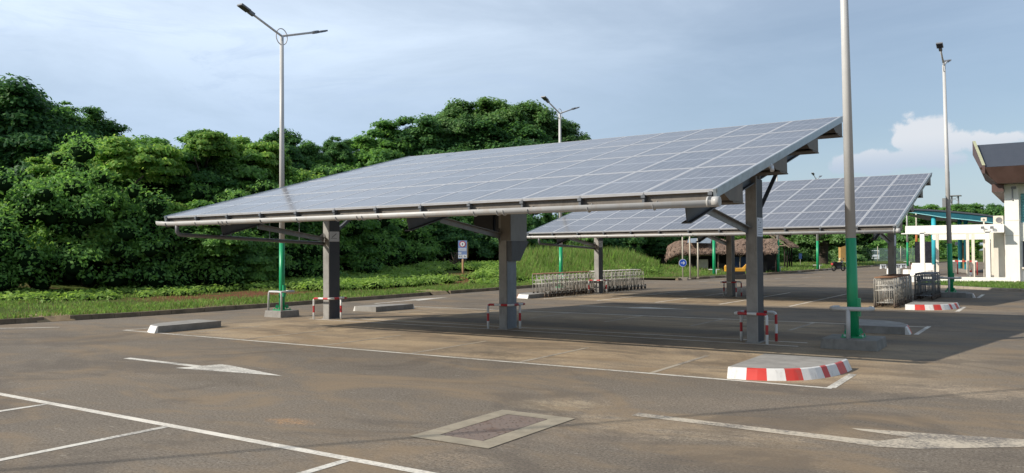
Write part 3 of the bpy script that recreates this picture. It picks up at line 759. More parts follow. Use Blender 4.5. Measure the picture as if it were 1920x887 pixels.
# ------------------------------------------------------------------ kerbed islands
def island(loc, sx, sy, label, z=.17, wx=1.0):
    """local shape: straight back at y=1.95, straight inner side at x=0, curved outside; mirrored by sx, sy"""
    r = empty('traffic_island', loc, label, 'traffic island', 'painted concrete islands at the corners of the bays')
    curve = [(0, 0)] + sm([(.06, .0), (.5, .06), (.88, .24), (1.17, .55), (1.35, .98), (1.45, 1.45), (1.47, 1.95)], 3)[0:]
    curve = [(p[0] * wx, p[1]) for p in curve[1:]]
    # cumulative length for stripes
    ins = []
    n = len(curve)
    for i, p in enumerate(curve):
        a = curve[max(0, i - 1)]; b = curve[min(n - 1, i + 1)]
        d = Vector((b[0] - a[0], b[1] - a[1])).normalized(); ins.append(Vector(p) + Vector((-d.y, d.x)) * .07)
    ins2 = []
    for i, p in enumerate(curve):
        a = curve[max(0, i - 1)]; b = curve[min(n - 1, i + 1)]
        d = Vector((b[0] - a[0], b[1] - a[1])).normalized(); ins2.append(Vector(p) + Vector((-d.y, d.x)) * .10)
    def S(p, zz): return (p[0] * sx, p[1] * sy, zz)
    tot = sum(math.dist(a, b) for a, b in zip(curve, curve[1:])); L = tot / 9; acc = 0
    g = MB()
    for i in range(n - 1):
        mid = acc + math.dist(curve[i], curve[i + 1]) / 2; acc += math.dist(curve[i], curve[i + 1]); k = (int(mid / L) % 2) if wx == 1.0 else (0 if mid < .8 else int((mid - .8) / .3 + 1) % 2)
        g.face([S(curve[i], 0), S(curve[i + 1], 0), S(ins[i + 1], z - .012), S(ins[i], z - .012)], k)
        g.face([S(ins[i], z - .012), S(ins[i + 1], z - .012), S(ins2[i + 1], z), S(ins2[i], z)], k)
    g.face([S(curve[0], 0), S(ins[0], z - .012), S(ins2[0], z), S((ins2[0][0], 0.09), 0)], 0)
    g.face([S(curve[-1], 0), S(ins[-1], z - .012), S(ins2[-1], z), S((ins2[-1][0], 1.95), 0)], 0)
    o = g.build('painted_edge', [M_KW, M_KR], r); fixnormals(o)
    g = MB(); b = MB()
    outline = [(p[0], p[1]) for p in ins2] + [(.06, 1.95)]
    g.prism([(x * sx, y * sy) for x, y in outline] if sx * sy > 0 else [(x * sx, y * sy) for x, y in reversed(outline)], -.005, z - .001)
    o = g.build('concrete_top', M_CONC, r); fixnormals(o)
    return r
for k, (ox, oy) in enumerate([(0, 0), (dx2, dy2)]):
    nm = ['front canopy', 'far canopy'][k]
    island((-4.2 + ox, 12.12 + oy, 0), 1, 1, ['large red and white striped island in the right foreground', 'red and white striped island in front of the right hand trolleys'][k])
    island((-4.2 + ox, 22.45 + oy, 0), 1, -1, ['island with one red end behind the nearest lamp post', 'red ended island behind the lamp post on the right'][k])
    island((-18.45 + ox, 11.9 + oy, 0), -1, 1, ['island with a dark side and white nose at the left end of the front bays', 'white nosed island beside the left trolley row'][k], wx=.8)
    island((-18.62 + ox, 21.95 + oy, 0), -1, -1, ['grey island with a red end between the left and middle pillars', 'island behind the left trolley row at the far bays'][k], wx=.75)

# ------------------------------------------------------------------ lamp posts
def lamp(loc, label, h=8.6, arms=True, lean=0.0, block=True, style='n', blocksz=.55, armrot=0.0, r0=.13, green=2.1, far=False):
    r = empty('lamp_post', loc, label, 'lamp post', 'tall grey lamp posts with green bases')
    bz = .2 if block else .02
    if block:
        g = MB(); s = blocksz; g.prism([(-s, -s), (s, -s), (s, s), (-s, s)], -.01, bz, inset=[(-s + .02, -s + .02), (s - .02, -s + .02), (s - .02, s - .02), (-s + .02, s - .02)])
        g.build('concrete_base', M_CONCD if blocksz > .5 else M_CONC, r, bevel=.015)
    def lx(z): return (lean * z, 0, z)
    def rad(z): return r0 + (.06 - r0) * z / h
    n = 8 if far else 16
    g = MB(); g.tube([lx(green), lx(h)], [rad(green), rad(h)], n); g.build('pole', M_GREYP, r)
    g = MB(); g.tube([lx(bz), lx(green - .0005)], [rad(bz), rad(green)], n)
    g.build('green_sleeve', M_GREEN, r)
    if not far:
        g = MB(); g.box(-.2, .2, -.2, .2, bz, bz + .025)
        for a in range(4):
            ca, sa = math.cos(a * math.pi / 2 + .78), math.sin(a * math.pi / 2 + .78)
            g.bar((ca * .17, sa * .17, bz + .06), (ca * .12, sa * .12, bz + .16), .012, .10); g.tube([(ca * .24, sa * .24, bz), (ca * .24, sa * .24, bz + .07)], .014, 6)
        g.build('base_flange', M_GREEN, r)
        g = MB(); g.box(rad(.6) * .55, rad(.6) + .03, -.05, .05, .62, .98); g.build('access_door', M_GREEN, r)
    # guard rail
    if style == 'n':
        g = MB(); hh = .78 if block else .6; 
        g.tube([(-.30, -.28, bz), (-.27, -.28, hh - .05), (-.24, -.28, hh), (.26, -.28, hh), (.30, -.28, hh - .05), (.30, -.28, bz)], .032, 10)
        g.tube([(-.26, .2, hh - .0), (.27, .24, hh - .0)], .03, 8); g.tube([(-.26, -.28, hh), (-.27, .2, hh)], .03, 8); g.tube([(.27, -.28, hh), (.28, .24, hh)], .03, 8)
        g.build('pipe_guard', M_GREYP, r)
    elif style == 't':
        g = MB(); hh = .78
        g.tube([(-.30, .12, hh), (-.37, .0, hh), (-.37, -.2, hh), (-.30, -.30, hh), (.26, -.30, hh), (.36, -.22, hh), (.37, -.05, hh), (.30, .12, hh)], .042, 10); g.tube([(-.04, -.30, bz), (-.04, -.30, hh)], .042, 10)
        g.build('pipe_guard', M_GREYP, r)
    elif style == 's':
        g = MB(); g.tube([(-.45, 0, .55), (.45, 0, .55)], .03, 6); g.tube([(.2, -.1, 0), (.2, -.1, .55)], .03, 6); g.build('pipe_guard', M_GREYP, r)
    if arms:
        top = Vector(lx(h))
        for k, (ang, ln_, up_) in enumerate(((R(-90), 1.12, .42), (R(90), 1.35, .42))):
            ang += armrot
            d = Vector((math.cos(ang), math.sin(ang), 0))
            a = top; b = top + d * ln_ + Vector((0, 0, up_))
            g = MB(); g.tube([a, b], .035, 8); arm = g.build('arm', M_GREYP, r)
            dd = (b - a).normalized(); c0 = b - dd * .05; c1 = b + dd * .5
            g = MB(); g.bar(c0, c0 + dd * .2, .12, .09); g.bar(c0 + dd * .2, c1, .24, .05); g.bar(c0 + dd * .24 - Vector((0, 0, .03)), c1 - dd * .05 - Vector((0, 0, .03)), .18, .012, 1)
            g.build('lamp_head', [M_HEAD, M_LED], arm)
        g = MB(); n = 24; ar = R(90) + armrot; rr = .22
        pts = [top + Vector((math.cos(ar) * rr * math.cos(2 * math.pi * k / n), math.sin(ar) * rr * math.cos(2 * math.pi * k / n), rr * 1.15 * math.sin(2 * math.pi * k / n) - .02)) for k in range(n + 1)]
        g.tube(pts, .016, 6, cap=False); g.build('ring', M_GREYP, r)
    return r
lamp((-19.95, 17.15, 0), 'grey and green lamp post with two arms at the left end of the front canopy', 8.75, style='n', blocksz=.38, r0=.092, green=2.28)
lamp((-3.33, 17.35, 0), 'nearest lamp post, its top cut by the photo, on a square concrete block', 10.2, lean=-.012, style='t', blocksz=.53, r0=.112, green=2.18, armrot=0)
lamp((-20.3, 35.0, 0), 'lamp post behind the left trolleys with its arms above the front canopy', 8.85, style='n', r0=.1, block=True, blocksz=.38, green=2.2)
lamp((-3.5, 38.0, 0), 'lamp post in front of the white building on the right', 9.6, lean=-.012, style='t', blocksz=.6, green=2.2, r0=.105)
for k, (x, y, lb) in enumerate([(-21.6, 60.6, 'thin lamp post on the far kerb in front of the thatched hut'), (-19.75, 71.4, 'thin lamp post on the far kerb right of the thatched huts'), (-18.95, 82.2, 'thin lamp post on the far kerb beside the motorcycle'), (-18.3, 95.5, 'thin lamp post on the far kerb near the white vans'), (-14.7, 109.5, 'thin lamp post farthest back beside the fence'), (-15.9, 106, 'thin lamp post at the bend of the far road')]):
    lamp((x, y, .0), lb, 8.8, style='s', block=False, far=True, green=2.9, r0=.14)
poles = [(-26.0, -19.9), (6.0, 21.2)]
for (x, y), lb in zip(poles, ('wooden cable pole standing outside the frame behind the camera', 'wooden cable pole standing outside the frame on the right')):
    r = empty('cable_pole', (x, y, 0), lb, 'pole'); g = MB(); g.tube([(0, 0, 0), (0, 0, 8.6)], [.14, .09], 10); g.build('shaft', M_WOODP, r); g = MB(); g.box(-.5, .5, -.05, .05, 8.2, 8.3); g.build('crossarm', M_WOODD, r)
g = MB(); A = Vector((*poles[0], 8.35)); B = Vector((*poles[1], 8.35)); g.tube([A.lerp(B, k / 20) - Vector((0, 0, 1.1 * 4 * (k / 20) * (1 - k / 20))) for k in range(21)], .03, 6)
tag(g.build('overhead_cable', M_BLACK), 'overhead cable outside the frame that casts the faint line of shadow on the foreground', 'cable')

# ------------------------------------------------------------------ luggage trolleys
def trolley_meshes(kind):
    wire = M_CHROME if kind != 'dark' else M_CHROMED
    g = MB(); r = .012; w2 = .31
    g.tube([(-w2, .0, .14), (-w2, -.03, .95), (-w2 + .04, -.04, 1.0), (w2 - .04, -.04, 1.0), (w2, -.03, .95), (w2, 0, .14)], .019, 6)
    for z in (.58, .74): g.tube([(-w2, -.01, z), (w2, -.01, z)], .014, 5)
    for x in (-.16, 0, .16): g.tube([(x, 0, .16), (x, -.02, .74)], .010, 5)
    g.tube([(-w2 + .05, .42, .15), (-w2 + .03, .30, .92)], .015, 5); g.tube([(w2 - .05, .42, .15), (w2 - .03, .30, .92)], .015, 5)
    g.tube([(-w2, 0, .16), (-w2 + .06, .72, .13), (-w2 + .09, .8, .20)], .015, 6); g.tube([(w2, 0, .16), (w2 - .06, .72, .13), (w2 - .09, .8, .20)], .015, 6)
    g.tube([(-w2 + .09, .8, .20), (w2 - .09, .8, .20)], r, 5)
    for k in range(4): g.tube([(-w2 + .02, .12 + k * .18, .155), (w2 - .02, .12 + k * .18, .155)], .008, 5)
    for x in (-.12, .12): g.tube([(x, .0, .16), (x, .76, .14)], .008, 5)
    fr = g.mesh('frame', wire)
    g = MB()
    zb, zt, y0, y1 = .74, .90, .0, .26
    for z in (zb, zt):
        g.tube([(-w2 + .03, y0, z), (-w2 + .05, y1, z), (w2 - .05, y1, z), (w2 - .03, y0, z)], .006, 5)
    for k in range(7):
        x = -.26 + k * .52 / 6; g.tube([(x, y0, zb), (x, y1, zb), (x, y1, zt)], .006, 5)
    bk = g.mesh('basket', wire)
    g = MB(); g.tube([(-w2 + .02, -.05, 1.015), (w2 - .02, -.05, 1.015)], .024, 8); hd = g.mesh('handle', {'brown': M_BROWNH, 'white': M_WHITEH, 'dark': M_CHROMED}[kind])
    g = MB(); g.tube([(-.026, 0, 0), (.026, 0, 0)], .082, 10); g.tube([(-.024, 0, 0), (.024, 0, 0)], .022, 6); g.bar((0, 0, 0), (0, .03, .15), .07, .05)
    wh = g.mesh('wheel', M_WHEELB if kind != 'white' else M_TYRE)
    return fr, bk, hd, wh
def trolley(kind, loc, label, group, rz=0.0):
    r = empty('luggage_trolley', loc, label, 'luggage trolley', group, rz)
    fr, bk, hd, wh = trolley_meshes(kind)
    for me, nm in ((fr, 'frame'), (bk, 'basket'), (hd, 'handle')):
        o = bpy.data.objects.new(nm, me); col.objects.link(o); o.parent = r
    for p in ((-.31, .02, .082), (.31, .02, .082), (-.2, .7, .082), (.2, .7, .082)):
        o = bpy.data.objects.new('wheel', wh); col.objects.link(o); o.parent = r; o.location = p
    return r
def trolley_row(kind, x, y0, n, dy, first, last, mid, group, dx=0.0, z=0.0):
    t0 = trolley(kind, (x, y0, z), first, group)
    for k in range(1, n):
        copy_tree(t0, (x + dx * k + rnd.uniform(-.02, .02), y0 + dy * k + rnd.uniform(-.03, .03), z), rnd.uniform(-.04, .04), last if k == n - 1 else mid, group)
trolley_row('brown', -18.5, 30.0, 13, .36, 'brown handled luggage trolley at the near end of the left row', 'brown handled trolley at the far end of the left row', 'rusty brown handled trolley nested in the left row', 'nested trolleys with brown handles in the left row')
trolley_row('white', -18.35, 34.9, 12, .37, 'pale handled luggage trolley at the near end of the row behind the left far pillar', 'pale handled trolley with black wheels at the far end of its row', 'pale handled trolley nested right of the far left pillar', 'nested trolleys with pale handles', dx=.02)
trolley_row('brown', -4.72, 29.75, 12, .36, 'wire luggage trolley at the near end of the right hand row', 'wire trolley at the far end of the right hand row', 'wire trolley nested in the right hand row', 'nested trolleys in the right hand row')
trolley_row('dark', -4.15, 35.0, 7, .38, 'dark framed luggage trolley at the near end of the rear right row', 'dark framed trolley at the far end of the rear right row', 'dark framed trolley nested in the rear right row', 'nested dark trolleys at the right')

# ------------------------------------------------------------------ foliage
def leaves_mesh(name, clumps, nleaf, size, mats, core=True, seed=1, upb=.6, core_r=.62, crownbias=False):
    """clumps: list of (x,y,z,r,flat). leaf-shaped quads on and in each clump"""
    rs = np.random.RandomState(seed)
    C = np.array(clumps, float)
    wgt = C[:, 3] ** 2; cnt = np.maximum(8, (nleaf * wgt / wgt.sum())).astype(int)
    ci = np.repeat(np.arange(len(C)), cnt); N = len(ci)
    d = rs.normal(size=(N, 3)); d /= np.linalg.norm(d, axis=1)[:, None]
    d[:, 2] = np.where(d[:, 2] < -.15, -d[:, 2] * .9, d[:, 2])
    rad = C[ci, 3] * (rs.uniform(.3, 1.4, N) ** .8) * (1 + .18 * np.sin(d[:, 0] * 9 + ci) * np.cos(d[:, 1] * 8 + ci))
    P = C[ci, :3] + d * rad[:, None] * np.stack([np.ones(N), np.ones(N), C[ci, 4]], 1)
    cd_ = C[ci, :3] / (np.abs(C[:, :3]).max() + 1e-6) if crownbias else 0
    nrm = d * .5 + cd_ * .5 + rs.normal(size=(N, 3)) * .42; nrm[:, 2] += upb; nrm /= np.linalg.norm(nrm, axis=1)[:, None]
    tg = rs.normal(size=(N, 3)) + d * .8; tg[:, 2] -= .35
    tg -= nrm * (tg * nrm).sum(1)[:, None]; tg /= np.linalg.norm(tg, axis=1)[:, None]
    bt = np.cross(nrm, tg); L = size * rs.uniform(.6, 1.35, N)[:, None]; Wd = L * .27
    v = np.empty((N, 4, 3)); v[:, 0] = P - tg * L * .5; v[:, 1] = P + bt * Wd - nrm * L * .03; v[:, 2] = P + tg * L * .5 - nrm * L * .12; v[:, 3] = P - bt * Wd - nrm * L * .03
    V = v.reshape(-1, 3); nv = len(V)
    faces = np.arange(nv).reshape(-1, 4); mi = rs.randint(0, 2, N)
    # added dark inner mass, painting the shade inside each clump
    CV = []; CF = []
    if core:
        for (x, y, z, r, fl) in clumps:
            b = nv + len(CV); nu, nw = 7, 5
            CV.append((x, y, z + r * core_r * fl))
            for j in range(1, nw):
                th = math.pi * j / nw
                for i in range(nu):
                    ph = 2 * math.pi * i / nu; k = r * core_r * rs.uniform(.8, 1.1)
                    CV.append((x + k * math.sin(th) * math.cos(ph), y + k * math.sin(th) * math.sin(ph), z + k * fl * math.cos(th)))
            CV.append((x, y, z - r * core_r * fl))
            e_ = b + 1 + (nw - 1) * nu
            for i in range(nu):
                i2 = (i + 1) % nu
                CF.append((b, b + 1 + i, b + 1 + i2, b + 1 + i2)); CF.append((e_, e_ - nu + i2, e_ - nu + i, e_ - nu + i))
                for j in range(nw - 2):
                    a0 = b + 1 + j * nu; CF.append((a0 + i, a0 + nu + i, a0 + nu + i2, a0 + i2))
    if CV:
        tri = [(a, b, c_) for a, b, c_, d_ in CF if c_ == d_]; quad = [f for f in CF if f[2] != f[3]]
        V = np.vstack([V, np.array(CV)])
    else: tri = []; quad = []
    loops = np.concatenate([faces.ravel(), np.array(quad, int).ravel() if quad else np.zeros(0, int), np.array(tri, int).ravel() if tri else np.zeros(0, int)]).astype(np.int32)
    sizes = np.concatenate([np.full(len(faces) + len(quad), 4), np.full(len(tri), 3)]).astype(np.int32)
    starts = np.concatenate([[0], np.cumsum(sizes)[:-1]]).astype(np.int32)
    me = bpy.data.meshes.new(name); me.vertices.add(len(V)); me.vertices.foreach_set('co', V.astype(np.float32).ravel())
    me.loops.add(len(loops)); me.loops.foreach_set('vertex_index', loops)
    me.polygons.add(len(sizes)); me.polygons.foreach_set('loop_start', starts); me.polygons.foreach_set('loop_total', sizes)
    for m in mats: me.materials.append(m)
    me.polygons.foreach_set('material_index', np.concatenate([mi, np.full(len(quad) + len(tri), 2)]).astype(np.int32))
    me.update(calc_edges=True); me.validate()
    return me
L_DARK = leafmat('dark_leaf', (0.039, 0.105, 0.045), (0.103, 0.234, 0.072), .4)
L_DARK2 = leafmat('dark_leaf_b', (0.063, 0.158, 0.057), (0.189, 0.354, 0.094), .45)
L_MID = leafmat('mid_leaf', (0.090, 0.208, 0.057), (0.273, 0.471, 0.115), .5)
L_LIGHT = leafmat('light_leaf', (0.153, 0.275, 0.058), (0.420, 0.564, 0.138), .5)
L_OLIVE = leafmat('olive_leaf', (0.072, 0.139, 0.055), (0.218, 0.339, 0.123), .4)
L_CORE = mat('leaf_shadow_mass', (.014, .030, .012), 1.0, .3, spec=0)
L_GC = leafmat('creeper_leaf', (0.123, 0.231, 0.042), (0.342, 0.504, 0.120), .45)
L_TALL = leafmat('tall_grass', (0.110, 0.221, 0.039), (0.275, 0.429, 0.104), .5)
L_GRASS = leafmat('grass_blade', (0.094, 0.176, 0.036), (0.231, 0.338, 0.091), .4)
L_STRAW = leafmat('straw', (.16, .15, .06), (.30, .26, .12), .3)

def crown_clumps(seed, n, R0, flat, spray=.0, hang=.0):
    rr = random.Random(seed); out = []
    lobes = [(0, 0, .38)] + [(rr.uniform(-.5, .5), rr.uniform(-.5, .5), rr.uniform(-.35, .35)) for _ in range(4)]
    for i in range(int(n * 1.5)):
        lx_, ly_, lz_ = lobes[i % 5]
        a = rr.uniform(0, 2 * math.pi); u = rr.uniform(-.35, 1); s = math.sqrt(max(0, 1 - u * u)); k = rr.uniform(.75, 1.0)
        q = rr.uniform(.34, .58)
        x = (lx_ + math.cos(a) * s * q * k) * R0; y = (ly_ + math.sin(a) * s * q * k) * R0; z = (lz_ + u * q * k) * R0 * flat
        if z > .80 * R0 * flat: z = .80 * R0 * flat
        r = R0 * rr.uniform(.11, .22)
        out.append((x, y, z, r, rr.uniform(.45, .8) if spray else rr.uniform(.65, 1.0)))
    for lx_, ly_, lz_ in lobes: out.append((lx_ * R0, ly_ * R0, lz_ * R0 * flat - .05 * R0, R0 * .32, .9))
    out.append((0, 0, -.12 * R0, R0 * .45, flat))
    return out
def trunk_mesh(seed, h, r, R0):
    rr = random.Random(seed); g = MB()
    top = Vector((rr.uniform(-.3, .3), rr.uniform(-.3, .3), h))
    g.tube([(0, 0, -.3), (0, 0, h * .1), (top.x * .5, top.y * .5, h * .55), tuple(top)], [r * 1.3, r, r * .8, r * .5], 8)
    for k in range(6):
        a = rr.uniform(0, 6.28); z0 = h * rr.uniform(.55, .95); L = R0 * rr.uniform(.5, .85)
        p0 = Vector((top.x * .6, top.y * .6, z0)); p2 = p0 + Vector((math.cos(a) * L, math.sin(a) * L, min(h * .98 - z0, L * rr.uniform(.2, .5))))
        pm = (p0 + p2) / 2 + Vector((0, 0, .03 * L)); g.tube([p0, pm, p2], [r * .45, r * .3, r * .12], 6)
    return g.mesh('trunk', M_BARK)
VAR = {}
def variant(key, seed, n, flat, spray, mats, nleaf, size, cr=.42, hh=1.15):
    cl = crown_clumps(seed, n, 4.0, flat, spray)
    VAR[key] = (leaves_mesh('crown', cl, int(nleaf * 2.6), size * .78, mats, seed=seed, core_r=cr, crownbias=True), trunk_mesh(seed, 4.6, .26, 4.0))
variant('d1', 11, 30, .85, 0, [L_DARK, L_DARK2, L_CORE], 15000, .34)
variant('d2', 12, 46, 1.0, 0, [L_DARK2, L_DARK, L_CORE], 16000, .34)
variant('m1', 13, 32, .8, 1, [L_MID, L_DARK2, L_CORE], 16000, .36)
variant('m2', 14, 34, .95, 1, [L_MID, L_DARK2, L_CORE], 16000, .36)
variant('l1', 15, 30, .7, 1, [L_LIGHT, L_MID, L_CORE], 14000, .40)
variant('l2', 16, 34, .85, 1, [L_LIGHT, L_MID, L_CORE], 15000, .38, .58)
variant('o1', 17, 50, 1.0, 0, [L_OLIVE, L_DARK2, L_CORE], 18000, .34)
variant('s1', 18, 15, .8, 1, [L_MID, L_DARK2, L_CORE], 4200, .36, .30)
def tree(px, topy, t, rad, key, label, group='trees of the forest behind the verge', zb=None, tall=None, stretch=1.0, sq=1.0):
    """a tree whose top is at photo height topy at depth t; zb = ground level there"""
    P = at(px, topy, t); z0 = verge_z(P.x, P.y) if zb is None else zb
    if P.x > kerbx(P.y) - 2: z0 = 0
    s = rad / 4.0; flat = .95 * s * 4.0 * stretch
    rad *= 1.1; s = rad / 4.0; cz = P.z - flat * .90
    r = empty('tree', (P.x, P.y, z0), label, 'tree', group, rnd.uniform(0, 6.28))
    cm, tm = VAR[key]
    o = bpy.data.objects.new('crown', cm); col.objects.link(o); o.parent = r; o.location = (0, 0, cz - z0); o.scale = (s, s * sq, s * stretch)
    tr = bpy.data.objects.new('trunk', tm); col.objects.link(tr); tr.parent = r; hgt = max(.8, cz - z0 + .3); tr.scale = (s, s, hgt / 4.6)
    return r
G_ = 'broad leafy trees crowding the forest behind the verge'
back = [(-60, 150, 47, 5, 'd2', 'dark tree beyond the left edge of the forest'), (15, 165, 46, 4.3, 'd2', 'tallest dark tree at the left edge of the photo'), (60, 186, 47, 3.3, 'd1', 'dark dense tree just right of the tallest left tree'),
 (105, 180, 48, 1.9, 's1', 'thin sprig of a tree sticking up above the dark left trees'), (165, 208, 47, 2.6, 'd2', 'round dark treetop right of the thin sprig'), (120, 250, 45, 3.6, 'd1', 'dark tree below the thin sprig at the left'),
 (205, 236, 43, 2.9, 'l1', 'spreading light green tree in front of the left dark trees'), (272, 250, 50, 3.2, 'm1', 'low domed tree on the skyline left of the tall lamp post'), (320, 268, 48, 3.3, 'm1', 'mid green tree on the skyline above the canopy corner'),
 (384, 232, 46, 1.9, 'l1', 'light green feathery treetop rising above the left skyline'), (365, 262, 47, 3.0, 'm2', 'mid green tree beneath the feathery treetop'), (440, 242, 50, 2.6, 'l1', 'light green flat topped tree left of the lamp post'), (425, 285, 48, 3.5, 'm2', 'mid green tree left of the lamp post below the skyline'), (478, 262, 54, 2.6, 'm1', 'small mid green tree touching the lamp post on its left'),
 (530, 246, 62, 2.8, 'd1', 'dark tree on the skyline directly behind the tall lamp post'), (575, 268, 64, 2.4, 'd1', 'dark low treetop right of the tall lamp post'), (627, 262, 68, 2.0, 'd2', 'small round dark tree alone on the skyline'),
 (690, 262, 74, 3.6, 'm2', 'mid green tree at the left foot of the big skyline tree group'), (735, 236, 78, 4.6, 'm2', 'broad green tree left of the big dark tree'), (785, 228, 80, 4.6, 'd2', 'dark green domed tree left of the big dark tree'),
 (868, 205, 82, 4.4, 'o1', 'left crown of the big tree group above the front canopy'), (925, 200, 83, 5.0, 'o1', 'tallest crown in the middle of the big tree group'), (985, 205, 84, 4.6, 'o1', 'right crown of the big tree group above the front canopy'), (905, 235, 80, 5.4, 'd2', 'dark lower crown in the middle of the big tree group'), (975, 235, 80, 5.0, 'd1', 'dark lower crown at the right of the big tree group'), (1060, 240, 85, 3.6, 'o1', 'tree crown directly behind the far two armed lamp'), (1030, 250, 84, 3.8, 'd2', 'dark crown left of the far two armed lamp')]
for a in back: tree(a[0], a[1], a[2], a[3], a[4], a[5], G_, stretch=1.0)
mids = [(0, 300, 42, 3.4, 'm2'), (85, 305, 42, 3.2, 'l2'), (30, 335, 40, 3.0, 'm1'), (140, 345, 39, 2.8, 'l1'), (-40, 260, 44, 4.2, 'd1'), (40, 278, 41, 3.2, 'm1'), (110, 286, 40, 3.0, 'l2'), (60, 330, 39, 3.2, 'd1'), (165, 318, 39, 3.0, 'm2'), (245, 292, 42, 3.4, 'm2'), (215, 330, 39, 2.6, 'm1'), (300, 322, 41, 3.2, 'm2'), (345, 300, 43, 3.0, 'l2'), (395, 330, 42, 3.2, 'm1'), (455, 310, 47, 3.0, 'm2'), (505, 300, 53, 3.6, 'm1'), (560, 296, 56, 3.8, 'l2'), (615, 290, 60, 3.8, 'm1'), (600, 320, 55, 3.4, 'l1'), (665, 296, 64, 4.0, 'l2'), (720, 285, 70, 4.2, 'm1'),
 (-20, 370, 36, 2.8, 'm1'), (50, 372, 35.5, 2.6, 'l2'), (110, 366, 35.5, 2.3, 'm2'), (160, 372, 35.5, 2.4, 'l2'), (215, 380, 36, 2.4, 'm2'), (265, 388, 36, 2.2, 'l1'), (300, 378, 37, 2.4, 'm1'), (345, 372, 37.5, 2.4, 'l2'), (390, 388, 38, 2.5, 'm2'), (440, 370, 40, 2.8, 'm1'), (500, 360, 43, 3.0, 'm2'), (555, 355, 46, 3.2, 'm1'), (610, 350, 50, 3.4, 'm2'), (480, 430, 40, 2.2, 'm1'), (560, 425, 43, 2.4, 'd2'), (640, 415, 48, 2.8, 'm2'), (700, 400, 54, 3.2, 'm1'), (760, 400, 59, 3.4, 'm2'), (830, 400, 62, 3.4, 'd2'), (890, 410, 66, 3.4, 'm1'), (950, 400, 68, 3.4, 'd2'), (1010, 400, 74, 3.6, 'd2'), (1070, 400, 78, 3.8, 'm1'), (1130, 405, 82, 3.8, 'd2'), (1190, 405, 86, 4.0, 'm1'), (1250, 410, 86, 4.0, 'd1'), (1300, 400, 92, 4.4, 'd2')]
for k, a in enumerate(mids):
    a = (a[0] + rnd.uniform(-8, 8), a[1] + rnd.uniform(-16, 12), a[2] + (3.6 if a[2] < 45 else 2.0) + rnd.uniform(-1.5, 1.5), a[3] * rnd.uniform(.8, 1.12), a[4])
    tree(*a, 'leafy forest tree standing in the crowd below the skyline', 'forest trees below the skyline')
# undergrowth wall, with a dark sheet behind it standing in for forest shade
EDGE = [(-56, -16), (-46, -4), (-41.5, 6), (-39, 14), (-37, 20), (-36, 26), (-36.5, 34), (-39, 43), (-41.5, 51), (-43, 60), (-43, 72), (-42, 84), (-41, 96), (-42, 110), (-44, 130)]
ES = sm(EDGE, 8)
cl = []; rr = random.Random(5)
for (x, y) in ES:
    for k in range(12):
        z = rr.uniform(.1, 4.4 + 1.4 * math.sin(y * .7) + math.sin(y * 1.9)); cl.append((x + 1.3 + rr.uniform(-1.8, 1.1) - z * .34, y + rr.uniform(-.7, .7), verge_z(x, y) + z, rr.uniform(.35, 1.0), rr.uniform(.7, 1.1)))
me = leaves_mesh('undergrowth', cl, 260000, .20, [L_DARK2, L_MID, L_CORE], seed=4, upb=.35, core_r=.6)
o = bpy.data.objects.new('undergrowth', me); col.objects.link(o); tag(o, 'dark wall of creepers and shrubs along the foot of the forest', 'undergrowth', kind='stuff')
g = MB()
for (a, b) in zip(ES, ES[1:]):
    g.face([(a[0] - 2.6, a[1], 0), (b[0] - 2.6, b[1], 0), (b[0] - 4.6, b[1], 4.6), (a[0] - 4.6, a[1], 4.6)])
o = g.build('forest_shade_sheet', L_CORE); tag(o, 'dark sheet added for the deep shade inside the forest', 'forest', kind='stuff')

# ground cover of creepers, and grasses
def in_view(x, y, m=60):
    d = Vector((x, y, .2)) - Vector((0, 0, CH)); zz = d.dot(FW)
    if zz < 3: return False
    px = W / 2 + F * d.dot(RT) / zz
    return -m < px < W + m
cl = []; rr = random.Random(8)
SIGNP = at(868, 522, 52).to_2d()
def gc(n, y0, y1, d0, d1, r0=.25, r1=.5, zf=1.0):
    for _ in range(n):
        y = rr.uniform(y0, y1); x = kerbx(y) - rr.uniform(d0, d1)
        if vn(x * 1.7, y * .9) < -.55: continue
        if (Vector((x, y)) - SIGNP).length < 1.6 or (abs(Vector((x, y)).cross(SIGNP.normalized()) if False else x * SIGNP.y - y * SIGNP.x) / SIGNP.length < .9 and SIGNP.length - 6 < math.hypot(x, y) < SIGNP.length and rr.random() < .9): continue
        r = rr.uniform(r0, r1); cl.append((x, y, verge_z(x, y) + r * .12 * zf, r, .55))
gc(300, 6, 22, 7.2, 12.5); gc(380, 21, 30, 8.0, 13, .25, .5, 1.5); gc(900, 27, 46, 4.0, 12.5, .3, .62, 2.2); gc(420, 44, 58, 3.0, 12, .35, .75, 2); gc(200, 40, 52, .9, 6, .25, .5)
gc(130, 36, 46, 1.5, 5, .2, .35)
me = leaves_mesh('ground_cover', cl, 120000, .17, [L_GC, L_LIGHT, L_CORE], seed=9, upb=.8, core_r=.5)
o = bpy.data.objects.new('ground_cover', me); col.objects.link(o); tag(o, 'bright green creeper leaves covering the verge in front of the forest', 'ground cover', kind='stuff')

